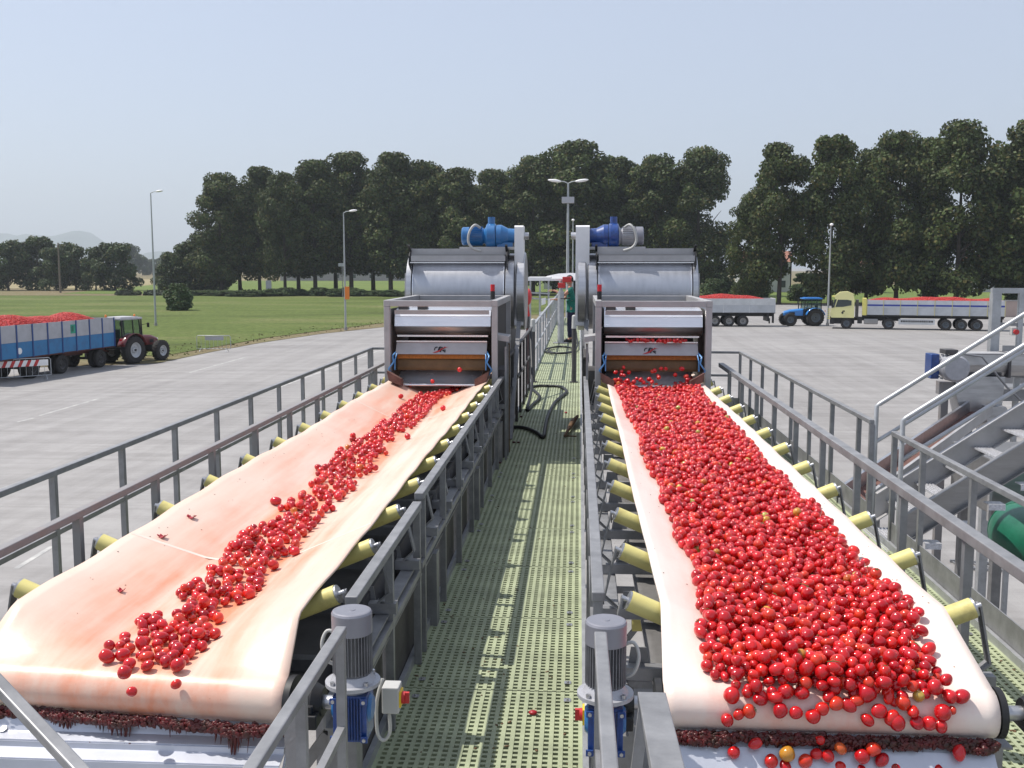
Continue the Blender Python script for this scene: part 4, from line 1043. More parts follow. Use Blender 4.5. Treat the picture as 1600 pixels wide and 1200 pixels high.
    b.build('motor_bracket',M['steel_l'],t)
    # ---- body under and behind the drum, legs
    b=MB(); b.box(xc-.53,xc+.53,Y0+2.0,Y0+3.9,zh(1.95),zh(.72)); b.build('tank_body',M['dark_steel'],t,bevel=.01)
    for x in (-.5,.5):
        for y in (2.05,3.8):
            b=MB(); b.bar((xc+x,Y0+y,.01),(xc+x,Y0+y,zh(1.95)),.09,.09,up=(0,1,0)); b.build('leg',M['galv'],t)
    # machine side on the walkway: control box on a stand, channels
    xs=xc+s*.60
    b=MB(); b.box(xs-.045,xs+.045,Y0+.15,Y0+.62,zh(1.98),zh(1.05)); b.build('side_cabinet',M['dark_steel'],t,bevel=.005)
    b=MB(); b.prism([(-.05,0),(.09,-.02),(.09,.035),(-.05,.055)],(xs-.0 if s>0 else xs,Y0+.05,zh(.735)),(s,0,0),(0,0,1),(0,.34,0)); b.build('lamp_box',M['steel_l'],t)
    for q in (.02,.30,.48): 
        b=MB(); b.bar((xs+s*.06,Y0+q,zh(1.98)),(xs+s*.06,Y0+q,zh(.80)),.02,.025,up=(0,1,0)); b.build('conduit',M['galv'] if q<.4 else M['ochre'],t)
    b=MB(); b.bar((xs+s*.02,Y0+1.3,zh(1.98)),(xs+s*.06,Y0+2.5,zh(.55)),.06,.05,up=(1,0,0)); b.build('diagonal_strut',M['galv'],t)
    # fruit inside the opening
    if fruit:
        rn=random.Random(3); it=[]
        for k in range(70):
            it.append((xc+rn.uniform(-.26,.36),Y0+rn.uniform(.08,.18),zh(.738)+rn.uniform(-.014,.012),rn.uniform(.012,.021),REDS[k%6]))
        o=mass('tomatoes',it,2,'red tomatoes seen in the dark slot above the panel of the right machine','tomatoes')
    return t
M['dsteel']=mat('shaded_stainless',(.30,.295,.29),.38,.7,.15,3,stretch=(1,6,6))  # darker copy of the stainless, with shade put into its colour
M['drum']=mat('drum_stainless',(.50,.51,.54),.42,.72,.09,5,stretch=(4,1,1),bump=.02)
M['blue_hose']=mat('blue_air_hose',(.10,.28,.55),.3)
machine(-1.40,1,'left drum machine with an all-blue drive, at the head of the sparse belt',(-2.06,-.92),(-.80,-.69),True,False)
machine(.747,-1,'right drum machine with a blue and grey drive, at the head of the packed belt',(.235,1.37),(-.045,.125),False,True)
# fruit tumbling out of the machines
rn=random.Random(12)
for k in range(30):
    x=.747+rn.uniform(-.40,.36); u=rn.random(); one(x,Y0-.02-.10*u,zh(1.00+.17*u),rn.uniform(.018,.026),REDS[k%6],'red tomato dropping out of the right machine below its ochre curtain','tomatoes dropping out of the right machine',k)
for k,(u,v) in enumerate(((719,578),(676,597))):
    D=10.3; h=(v-418)*D*math.cos(PITCH)/FPX; one((u-905)*D/FPX,Y0-.12,zh(h),.024,REDS[k],['red tomato in mid air below the panel of the left machine','dark red tomato falling in front of the left outlet trough'][k],None,k)

# ================================================================ THINGS ALONG THE WALKWAY
for (u,v0,v1,lab) in ((834,597,500,'dark upright guard post with a pale cap, left of the walkway centre'),(898,597,494,'dark upright guard post with a pale cap, right of the walkway centre')):
    p=P(u,v0,1.97); D=p.y*math.cos(PITCH)+1.97*math.sin(PITCH); ht=(v0-v1)*D/1610
    t=thing('guard_post',lab,'post',p); b=MB(); b.cyl(p+Vector((0,0,-.02)),p+Vector((0,0,ht*.82)),.040,seg=14); b.box(p.x-.07,p.x+.07,p.y-.07,p.y+.07,p.z+.001,p.z+.012); b.build('post_tube',M['dark_steel'],t)
    b=MB(); b.cyl(p+Vector((0,0,ht*.82)),p+Vector((0,0,ht)),.046,.040,seg=14); b.ell(p+Vector((0,0,ht)),(.040,.040,.03)); b.build('cap',M['cream'],t)
def hosepath(px,h=1.945,z=None): return [P(u,v,h) for u,v in px]
a=hosepath([(825,641),(834,632),(845,621),(838,612),(831,606),(842,603),(862,603),(877,604),(887,611),(878,620),(869,628),(862,640),(857,653),(854,668),(851,683),(842,677),(829,671),(815,668),(792,668)])
top=[P(811,584,1.0)*1.0, Vector((-.74,15.6,zh(1.15))), Vector((-.70,14.9,zh(1.7)))]
b=MB(); b.tube(smooth([Vector((-.765,16.3,zh(.98))),Vector((-.735,15.9,zh(1.25))),Vector((-.69,15.2,zh(1.75)))]+a,4),.022,10); o=b.build('hose',M['hose']); tag(o,'black hose looping over the shaded part of the walkway','hose')
c0=P(877,548,1.945); b=MB(); pts=[]
for k in range(0,60):
    an=k/60*2*math.pi*2; pts.append(c0+Vector(((.33+.04*math.sin(an*.5))*math.cos(an),1.0*math.sin(an),.012+.02*(k/60))))
wx=Vector((-.11,24.6,zh(1.9)))
pts+= [c0+Vector((.40,.9,.06)),Vector((-.06,27.6,zh(1.80))),Vector((-.115,28.6,zh(1.45))),Vector((-.13,28.75,zh(1.05)))]
b.tube(smooth(pts,2),.020,8); o=b.build('hose',M['hose']); tag(o,'black hose coiled on the sunny walkway near the worker','hose')
p=P(904,650,1.90); q=P(884,681,1.945); b=MB(); b.tube([p,p.lerp(q,.4)+Vector((0,0,.02)),q],[.02,.035,.012],8); b.tube([q,P(903,681,1.945)],.008,6); o=b.build('scraper',M['leafdebris']); tag(o,'dark scraper leaning on the right edge of the walkway','scraper')
# sampling lance and the man at it
def lance():
    t=thing('sampling_crane','steel column with red valve heads and a white arm beside the worker','sampling crane',(-.47,26.9,ZW))
    b=MB(); b.cyl((-.47,26.9,ZW+.012),(-.47,26.9,zh(.62)),.085,seg=20); b.build('column',M['galv_l'],t)
    b=MB(); b.box(-.67,-.27,26.7,27.1,ZW+.001,ZW+.012); b.build('base_plate',M['galv'],t)
    b=MB(); b.cyl((-.47,26.9,zh(.62)),(-.47,26.9,zh(.30)),.05,seg=16); b.build('inner_column',M['galv_l'],t)
    b=MB(); b.bar((-1.36,26.8,zh(.315)),(-.46,26.8,zh(.315)),.07,.055); b.build('arm',M['white'],t)
    b=MB(); b.cbox((-.33,26.75,zh(.31)),(.20,.18,.14)); b.cyl((-.23,26.75,zh(.31)),(-.20,26.75,zh(.31)),.08,seg=16); b.build('valve_head',M['red'],t,bevel=.01)
    b=MB(); b.cbox((-.45,26.72,zh(.46)),(.19,.16,.13)); b.build('valve_head',M['red'],t,bevel=.01)
    b=MB(); b.cyl((-.47,26.75,zh(.80)),(-.33,26.62,zh(.80)),.014,seg=8); b.cyl((-.33,26.62,zh(.80)),(-.23,26.62,zh(.78)),.018,seg=8); b.build('handle',M['black'],t)
lance()
# ---------------- the worker
def person(px,py,label):
    z0=ZW
    t=thing('person',label,'person',(px,py,z0),math.radians(90),world=False)   # local +y is forward (towards -x)
    # local: x right of body, y forward, z up
    J={'pel':(0,0,.93,.135),'sp':(0,.00,1.10,.120),'ch':(0,.02,1.30,.135),'nk':(0,.02,1.47,.058),'hd':(0,.035,1.56,.060)}
    def skinmesh(name,joints,edges,m,sub=2,parent=None,root=None):
        names=list(joints); me=bpy.data.meshes.new(name)
        me.from_pydata([joints[n][:3] for n in names],[(names.index(a),names.index(c)) for a,c in edges],[])
        o=bpy.data.objects.new(name,me); SC.collection.objects.link(o)
        md=o.modifiers.new('skin','SKIN'); md.use_smooth_shade=True
        sv=me.skin_vertices[0].data
        for i,n in enumerate(names):
            r=joints[n][3]; rr=r if isinstance(r,tuple) else (r,r)
            sv[i].radius=rr; sv[i].use_root=(n==root)
        s2=o.modifiers.new('sub','SUBSURF'); s2.levels=sub; s2.render_levels=sub
        me.materials.append(m); o.parent=parent or t; return o
    W_={'pel':(0,0,.95,(.150,.11)),'sp':(0,.0,1.12,(.125,.10)),'ch':(0,.03,1.30,(.155,.11)),'nk':(0,.04,1.47,.052),'h0':(0,.05,1.55,.055),
     'sr':(.17,.03,1.39,.062),'er':(.20,.16,1.16,.045),'wr':(.10,.38,1.12,.030),'hr':(.08,.44,1.13,.026),
     'sl':(-.17,.03,1.39,.062),'el':(-.21,.20,1.24,.045),'wl':(-.12,.42,1.36,.030),'hl':(-.10,.48,1.37,.026),
     'lr':(.10,0,.90,.085),'kr':(.12,.03,.50,.060),'ar':(.13,-.03,.10,.042),'fr':(.14,.09,.045,.036),
     'll':(-.10,0,.90,.085),'kl':(-.11,.04,.50,.060),'al':(-.12,0.02,.10,.042),'fl':(-.12,.14,.045,.036)}
    E=[('pel','sp'),('sp','ch'),('ch','nk'),('nk','h0'),('ch','sr'),('sr','er'),('er','wr'),('wr','hr'),('ch','sl'),('sl','el'),('el','wl'),('wl','hl'),('pel','lr'),('lr','kr'),('kr','ar'),('ar','fr'),('pel','ll'),('ll','kl'),('kl','al'),('al','fl')]
    body=skinmesh('body',W_,E,M['skin'],2,root='pel')
    # head with face: part of the body surface group, its own mesh joined by the neck
    def head(b):
        V,F=ico(4); vs=[]
        for v in V:
            x,y,z=v; X=x*.078; Y=y*.098; Z=z*.125
            if z<-.2: X*=1+.25*(z+.2); Y*=1+.05*(z+.2)
            f=max(0,y)
            Y+= .020*f*math.exp(-((x*.078)/.012)**2-((z*.125+.005)/.022)**2)     # nose
            Y-= .008*f*(math.exp(-((abs(x)*.078-.030)/.014)**2-((z*.125-.012)/.012)**2))   # eye sockets
            Y+= .005*f*math.exp(-((x*.078)/.022)**2-((z*.125+.052)/.007)**2)      # mouth
            Y+= .006*f*math.exp(-((x*.078)/.02)**2-((z*.125+.095)/.018)**2)      # chin
            vs.append((X,Y+.055,Z+1.64))
        b.add(vs,[tuple(f) for f in F],0,True)
        for s in (-1,1): b.ell((s*.080,.045,1.635),(.012,.022,.034),8,6)
    b=MB(); head(b); hd=b.build('head',M['skin'],t)
    b=MB()
    for s in (-1,1): b.ell((s*.030,.138,1.652),(.009,.006,.006),8,6)
    b.build('eye',M['black'],hd)
    b=MB(); V,F=ico(3); vs=[]
    for v in V:
        x,y,z=v; k=1.07; cut = z<.15-.55*(-y) and y>-.2
        X=x*.083; Y=y*.105+.050; Z=z*.130+1.648
        if y>.35 and z<.45: Y=min(Y,.06); X*=.93
        if z<-.45: Z=1.648-.45*.130; X*=.7; Y=min(Y,.0)
        vs.append((X,Y,Z))
    b.add(vs,[tuple(f) for f in F],0,True); b.build('hair',M['hair'],t)
    # hands: palm, four fingers, thumb
    for s,(wx,wy,wz) in ((1,W_['hr'][:3]),(-1,W_['hl'][:3])):
        b=MB(); b.ell((wx,wy+.03,wz),(.038,.045,.016),10,6)
        for k in range(4):
            fx=wx-.027+.018*k; L_=(.062,.072,.068,.052)[k]
            b.tube([(fx,wy+.065,wz),(fx,wy+.065+L_*.45,wz+.004),(fx,wy+.065+L_*.75,wz-.012),(fx,wy+.065+L_*.85,wz-.030)],[.0085,.008,.0075,.006],7)
        tx=wx-s*.036; b.tube([(tx+s*.006,wy+.015,wz),(tx-s*.012,wy+.045,wz-.008),(tx-s*.010,wy+.07,wz-.02)],[.010,.009,.007],7)
        b.build('hand',M['skin'],t)
    S_={'a0':(0,0,.84,(.165,.125)),'a':(0,0,.95,(.172,.132)),'b':(0,.0,1.10,(.150,.122)),'c':(0,.03,1.28,(.180,.132)),'d':(0,.03,1.42,(.12,.08)),'sr':(.175,.03,1.385,.080),'er':(.195,.10,1.25,.072),'sl':(-.175,.03,1.385,.080),'el':(-.20,.11,1.29,.072)}
    skinmesh('shirt',S_,[('a0','a'),('a','b'),('b','c'),('c','d'),('c','sr'),('sr','er'),('c','sl'),('sl','el')],M['shirt'],2,root='a')
    T_={'p0':(0,0,1.0,(.145,.11)),'p':(0,0,.90,(.160,.125)),'lr':(.10,0,.86,.108),'kr':(.12,.03,.50,.080),'ar':(.13,-.02,.11,.066),'ll':(-.10,0,.86,.108),'kl':(-.11,.04,.50,.080),'al':(-.12,.03,.11,.066)}
    skinmesh('trousers',T_,[('p0','p'),('p','lr'),('lr','kr'),('kr','ar'),('p','ll'),('ll','kl'),('kl','al')],M['trousers'],2,root='p')
    for x,y in ((.135,.04),(-.12,.09)):
        b=MB(); b.ell((x,y,.05),(.052,.14,.05),12,8); b.box(x-.048,x+.048,y-.13,y+.13,.0,.02); b.build('boot',M['black'],t)
person(-.20,27.2,'worker in a green shirt and dark trousers reaching for the valve on the walkway')

# things glimpsed at the far end of the walkway
t=thing('sunshade','pale grey domed sunshade beyond the end of the walkway','sunshade',(-.35,42.5,0))
b=MB(); b.lathe([(0,1.25),(.04,1.22),(.18,.95),(.27,.5),(.30,0)],(-.35,42.5,zh(.52)),(0,0,1),28); b.build('dome',M['trail_grey'],t)
b=MB(); b.cyl((-.35,42.5,.01),(-.35,42.5,zh(.5)),.06,seg=12); b.build('pole',M['galv'],t)
t=thing('shelter','low flat-roofed shelter with pale posts left of the far walkway','shelter',(-1.7,36,0))
b=MB(); b.box(-1.75,-.98,35.2,37,zh(.38),zh(.33)); b.build('roof',M['white'],t)
for x in (-1.68,-1.35,-1.05):
    b=MB(); b.bar((x,35.5,.01),(x,35.5,zh(.381)),.06,.06,up=(0,1,0)); b.build('post',M['galv_l'],t)
b=MB(); b.bar((-1.7,35.45,zh(.86)),(-1.0,35.45,zh(.90)),.05,.05); b.bar((-1.7,35.45,zh(1.05)),(-1.0,35.45,zh(1.10)),.05,.05); b.build('cross_rail',M['galv_l'],t)
for k,(x0,x1,h0,h1,y,lab) in enumerate(((-1.24,-1.10,1.02,1.25,34,'small white panel hung left of the far walkway, the left of two'),(-1.02,-.83,1.02,1.25,34,'small white panel hung left of the far walkway, the right of two'),(-1.12,-.93,1.25,1.55,29,'tilted white sheet on the far left railing'))):
    b=MB(); b.prism([(0,0),(x1-x0,.06),(x1-x0,h1-h0+.03),(0,h1-h0)],(x0,y,zh(h1)),(1,0,0),(0,0,1),(0,.02,0)); o=b.build('white_panel',M['white'],bevel=.004); tag(o,lab,'panel')
    if k<2:
        pass
t=thing('pump_unit','red pump housing on a stand just beyond the left drum machine','pump',(-1.16,21.2,0))
b=MB(); b.cyl((-1.4,21.2,zh(.60)),(-1.04,21.2,zh(.60)),.17,seg=20); b.ell((-1.04,21.2,zh(.60)),(.07,.17,.17)); b.build('cowl',M['red'],t)
b=MB(); b.prism([(-.2,0),(.17,0),(.12,.30),(-.2,.34)],(-1.18,21.1,zh(1.0)),(1,0,0),(0,0,1),(0,.3,0)); b.build('housing',M['red'],t,bevel=.01)
b=MB(); b.box(-1.38,-1.02,21.1,21.4,zh(1.25),zh(1.001)); b.build('motor_block',M['dark_steel'],t,bevel=.01)
for x in (-1.34,-1.06):
    b=MB(); b.bar((x,21.25,.01),(x,21.25,zh(1.251)),.06,.06,up=(0,1,0)); b.build('leg',M['dark_red'],t)
# ================================================================ RIGHT SIDE: STAIR, AUGER, TANK, PIPE
def stair():
    t=thing('stair','steel stair with bright treads climbing right from the outer walkway','stair',(2.3,7.45,ZW))
    x0,x1=2.26,5.2; sl=.68
    ztop=lambda x: zh(1.68)+ (x-2.30)*sl
    for Y,s in ((7.12,-1),(7.80,1)):
        b=MB(); d=Vector((1,0,sl)).normalized()
        b.prism([(x0,ztop(x0)-.20),(x1,ztop(x1)-.20),(x1,ztop(x1)),(x0,ztop(x0))],(0,Y,0),(1,0,0),(0,0,1),(0,.008,0))
        b.bar((x0,Y-.02,ztop(x0)+.004),(x1,Y-.02,ztop(x1)+.004),.05,.008); b.bar((x0,Y-.02,ztop(x0)-.204),(x1,Y-.02,ztop(x1)-.204),.05,.008)
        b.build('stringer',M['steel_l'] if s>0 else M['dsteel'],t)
    x=2.36; k=0
    while x<5.1:
        z=ztop(x)-.12
        b=MB(); b.box(x-.02,x+.11,7.135,7.795,z-.006,z)
        for q in range(6): b.box(x-.018+q*.022,x-.012+q*.022,7.14,7.79,z+.0005,z+.008)
        tr=b.build('tread',M['tread'],t)
        if k%1==0:
            b=MB(); b.box(x+.02,x+.13,7.02,7.115,z-.125,z-.118); b.box(x+.02,x+.13,7.015,7.0195,z-.16,z-.118); b.build('clip',M['tread'],tr)
        x+=.205; k+=1
    for Y,xs in ((7.10,2.22),(7.83,2.25)):
        zt=zh(1.04)
        b=MB(); b.tube([(xs,Y,ZW+.0),(xs,Y,zt),(xs+.02,Y,zt+.015),(xs+3.0,Y,zt+.015+2.98*.665)],.018,10); b.build('handrail',M['galv_l'],t)
        b=MB(); b.tube([(xs+.01,Y,zh(1.31)),(xs+3.0,Y,zh(1.31)+2.99*.665)],.015,10); b.build('middle_rail',M['galv_l'],t)
    return t
M['tread']=mat('serrated_tread',(.62,.62,.64),.3,.4,.25,60,bump=.4,bscale=150)
stair()
# landing plate
b=MB(); b.box(2.14,2.42,7.13,7.80,ZW-.03,ZW-.002)
for q in range(11): b.box(2.15+q*.025,2.157+q*.025,7.14,7.79,ZW-.0015,ZW+.006)
o=b.build('landing_plate',M['tread']); tag(o,'bright serrated landing plate at the foot of the stair','plate')
# screw conveyor with motor, hopper and long open chute
t=thing('screw_conveyor','horizontal screw conveyor trough with a motor at its left end, beyond the stair','screw conveyor',(4.9,12,HC-2.4))
b=MB(); sec=[(-.13,.12),(-.13,0),(-.10,-.08),(-.04,-.125),(.04,-.125),(.10,-.08),(.13,0),(.13,.12)]
b.prism(sec,(4.30,12.0,zh(1.10)),(0,1,0),(0,0,1),(3.2,0,0),smooth=False); b.build('trough',M['steel'],t)
b=MB(); b.box(4.30,7.5,11.85,12.15,zh(.975),zh(.965)); b.build('cover',M['steel_l'],t)
for x in (4.86,5.9): 
    b=MB(); b.box(x-.012,x+.012,11.84,12.16,zh(1.24),zh(.96)); b.build('flange',M['dark_steel'],t)
b=MB(); b.lathe([(-.10,0),(-.10,.13),(.02,.14),(.05,.15),(.20,.15),(.22,.13),(.22,0)],(4.20,11.85,zh(1.12)),(.0,-1,.0),24); 
for k in range(20):
    a=2*math.pi*k/20; dv=Vector((math.cos(a),0,math.sin(a))); b.bar(Vector((4.17,11.93,zh(1.12)))+dv*.14,Vector((4.17,11.84,zh(1.12)))+dv*.14,.006,.02,up=dv)
b.build('motor',M['motor'],t)
b=MB(); b.box(4.10,4.24,11.72,11.92,zh(.965),zh(.915)); b.build('terminal_box',M['dark_steel'],t,bevel=.005)
b=MB(); b.box(3.97,4.06,11.78,12.0,zh(1.25),zh(.97)); b.cyl((4.015,11.775,zh(1.18)),(4.015,11.76,zh(1.18)),.04,seg=18); b.build('gearbox',M['blue'],t,bevel=.008)
b=MB(); b.tube([(4.22,11.7,zh(.95)),(4.5,11.72,zh(.99)),(4.78,11.7,zh(1.33)),(5.0,11.75,zh(1.52)),(5.3,11.8,zh(1.5))],.012,8); b.build('cable',M['galv'],t)
# hopper under it
b=MB(); b.prism([(4.28,zh(1.23)),(4.82,zh(1.23)),(4.80,zh(1.60)),(4.62,zh(1.78)),(4.36,zh(1.70)),(4.28,zh(1.40))],(0,11.86,0),(1,0,0),(0,0,1),(0,.28,0)); b.build('drop_hopper',M['steel'],t)
b=MB(); b.box(4.14,4.27,11.88,12.1,zh(1.45),zh(1.30)); b.bar((4.2,12.0,zh(1.45)),(4.2,12.0,.01),.08,.08,up=(0,1,0)); b.build('support_leg',M['rust_galv'],t)
t=thing('open_chute','long open chute with a rusty bed slanting down towards the walkway','chute',(3.4,10,HC-2.4))
pa=Vector((4.62,11.9,zh(1.62))); pb=Vector((2.28,8.55,zh(1.98))); d=(pb-pa).normalized(); sx=d.cross(Vector((0,0,1))).normalized(); up=sx.cross(d)
b=MB(); b.add([pa-sx*.12,pa+sx*.12,pb+sx*.12,pb-sx*.12],[(0,1,2,3)]); o=b.build('bed',M['rust'],t); sd=o.modifiers.new('t','SOLIDIFY'); sd.thickness=.006
for s in (-1,1):
    b=MB(); b.bar(pa+sx*s*.124+up*.05,pb+sx*s*.124+up*.05,.006,.13,up=up); b.bar(pa+sx*s*.135+up*.118,pb+sx*s*.135+up*.118,.03,.006,up=up); b.build('side_wall',M['steel_l'] if s<0 else M['steel'],t)
b=MB(); b.prism([(0,0),(.42,-.05),(.20,.30),(0,.30)],(4.58,11.7,zh(1.85)),(1,0,0),(0,0,1),(0,.3,0)); b.build('end_hood',M['steel'],t)
for u in (.15,.85):
    p=pa.lerp(pb,u); b=MB(); b.bar((p.x,p.y,.01),(p.x,p.y,p.z-.012),.06,.06,up=(0,1,0)); b.build('leg',M['galv'],t)
# tower frame at the right border
t=thing('platform_frame','pale steel platform frame at the right border, its top level with the lorries','platform',(5.2,12.4,0))
for x,y,w_ in ((4.88,12.4,.10),(5.17,12.4,.055),(6.6,12.4,.10),(6.6,13.6,.10)):
    b=MB(); b.bar((x,y,.01),(x,y,zh(.30)),w_,w_,up=(0,1,0)); b.build('post',M['galv_l'],t)
b=MB(); b.bar((4.83,12.4,zh(.27)),(6.65,12.4,zh(.27)),.06,.06); b.build('top_beam',M['galv_l'],t)
b=MB(); b.bar((4.93,12.4,zh(.66)),(6.6,12.4,zh(.70)),.035,.035); b.bar((4.93,12.38,zh(1.25)),(6.6,12.38,zh(1.40)),.035,.035); b.build('cross_rail',M['galv'],t)
b=MB(); b.box(4.86,6.65,12.3,13.6,zh(1.50),zh(1.46)); b.box(4.86,6.65,12.285,12.295,zh(1.56),zh(1.42)); b.build('deck',M['galv'],t)
b=MB(); b.box(5.19,6.6,12.9,12.91,zh(1.42),zh(.95)); b.build('panel',M['steel_l'],t)
switchbox(5.06,12.30,.74,0,'white switch box with a red round button on the platform frame',False)
b=MB(); b.cyl((5.075,12.264,zh(.745)),(5.075,12.235,zh(.745)),.030,seg=20); o=b.build('emergency_button',M['red']); sb=[x for x in SC.objects if x.name.startswith('isolator_switch')][-1]; 
o.parent=sb; o.location=o.location-sb.location
# tank block and pipe
t=thing('steel_tank','plain grey steel tank standing behind the stair at the right border','tank',(4.6,9.6,0))
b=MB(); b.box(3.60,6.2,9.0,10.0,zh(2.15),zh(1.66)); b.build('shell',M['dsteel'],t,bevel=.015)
b=MB(); b.box(3.575,3.5995,8.99,9.03,zh(2.2),zh(1.66)); b.build('corner_strip',M['steel_l'],t)
for x,y in ((3.7,9.1),(6.1,9.1),(3.7,9.9),(6.1,9.9)):
    b=MB(); b.bar((x,y,.01),(x,y,zh(2.151)),.08,.08,up=(0,1,0)); b.build('leg',M['galv'],t)
t=thing('green_pipe','thick dark green pipe bending back beside the right railing','pipe',(3.7,7.6,0))
pts=smooth([Vector((5.6,6.75,zh(2.02))),Vector((4.3,7.0,zh(2.02))),Vector((3.62,7.22,zh(2.02))),Vector((3.36,7.6,zh(2.02))),Vector((3.50,8.05,zh(2.02))),Vector((4.2,8.42,zh(2.02))),Vector((5.6,8.75,zh(2.02)))],6)
b=MB(); b.tube(pts,.235,32); b.build('pipe_bend',M['green'],t)
b=MB()
for i in (9,22):
    d=(pts[i+1]-pts[i]).normalized(); b.lathe([(-.012,.233),(-.008,.241),(.008,.241),(.012,.233)],pts[i],d,28)
b.build('weld_seam',M['green'],t)
for x,y in ((4.2,7.02),(4.4,8.45)):
    b=MB(); b.bar((x,y,.01),(x,y,zh(2.18)),.10,.10,up=(0,1,0)); b.build('support_leg',M['galv'],t)
t=thing('hopper','grey sheet hopper on a leg under the green pipe at the right border','hopper',(3.6,6.2,0))
b=MB(); b.prism([(3.05,zh(2.05)),(4.2,zh(2.05)),(4.2,zh(2.5)),(3.55,zh(2.42)),(3.12,zh(2.22))],(0,5.9,0),(1,0,0),(0,0,1),(0,.5,0)); b.build('hopper_shell',M['dsteel'],t)
b=MB(); b.bar((3.5,6.1,.01),(3.5,6.1,zh(2.40)),.12,.12,up=(0,1,0)); b.build('leg',M['dark_steel'],t)
b=MB(); p=P(1478,872,HC); q=P(1556,876,HC)
for k in (-.22,.22): b.bar(p+Vector((0,k,.03)),q+Vector((0,k,.03)),.05,.05)
for k in range(10): c_=p.lerp(q,(k+.5)/10); b.bar(c_+Vector((0,-.2,.02)),c_+Vector((0,.2,.02)),.02,.03)
o=b.build('drain_grate',M['galv']); tag(o,'narrow drain grate lying on the yard below the right railing','drain grate')
# ================================================================ VEHICLES (local: x forward, y left, z up)
def wheel(t,x,y,r,wd,rim_r,rim_m,tread=False,nm='wheel',out=1):
    b=MB(); y0=y-wd/2; seg=36
    b.lathe([(0,rim_r),(0.0,r*.86),(wd*.10,r*.96),(wd*.22,r),(wd*.78,r),(wd*.90,r*.96),(wd,r*.86),(wd,rim_r)],(x,y0,r),(0,1,0),seg)
    if tread:
        for k in range(22):
            a=2*math.pi*k/22
            for s in (0,1):
                aa=a+s*math.pi/22; d=Vector((math.cos(aa),0,math.sin(aa))); a2=aa+.16; d2=Vector((math.cos(a2),0,math.sin(a2))); c=Vector((x,y,r))
                p=c+d*(r*.995)+Vector((0,(-.46 if s else .46)*wd,0)); q=c+d2*(r*1.005)+Vector((0,0,0)); b.bar(p,q,.05,.05,up=d)
    w_=b.build(nm,M['tyre'],t)
    b=MB(); f=y+out*wd*.5
    b.lathe([(-wd*.06,rim_r),(-wd*.10,rim_r*.92),(-wd*.38,rim_r*.80),(-wd*.40,rim_r*.45),(-wd*.22,rim_r*.32),(-wd*.16,rim_r*.16),(-wd*.16,0)],(x,f,r),(0,out,0),seg)
    b.lathe([(-wd*.94,rim_r),(-wd*.6,rim_r*.8),(-wd*.6,0)],(x,f,r),(0,out,0),seg)
    b.build('rim',rim_m,w_)
    b=MB()
    for k in range(8):
        a=2*math.pi*k/8; c=Vector((x+math.cos(a)*rim_r*.38,f-out*wd*.28,r+math.sin(a)*rim_r*.38)); b.cyl(c,c+Vector((0,out*.03,0)),.018,seg=6)
    b.cyl((x,f-out*wd*.17,r),(x,f-out*wd*.05,r),rim_r*.15,seg=12); b.build('hub',M['black'],w_)
    return w_
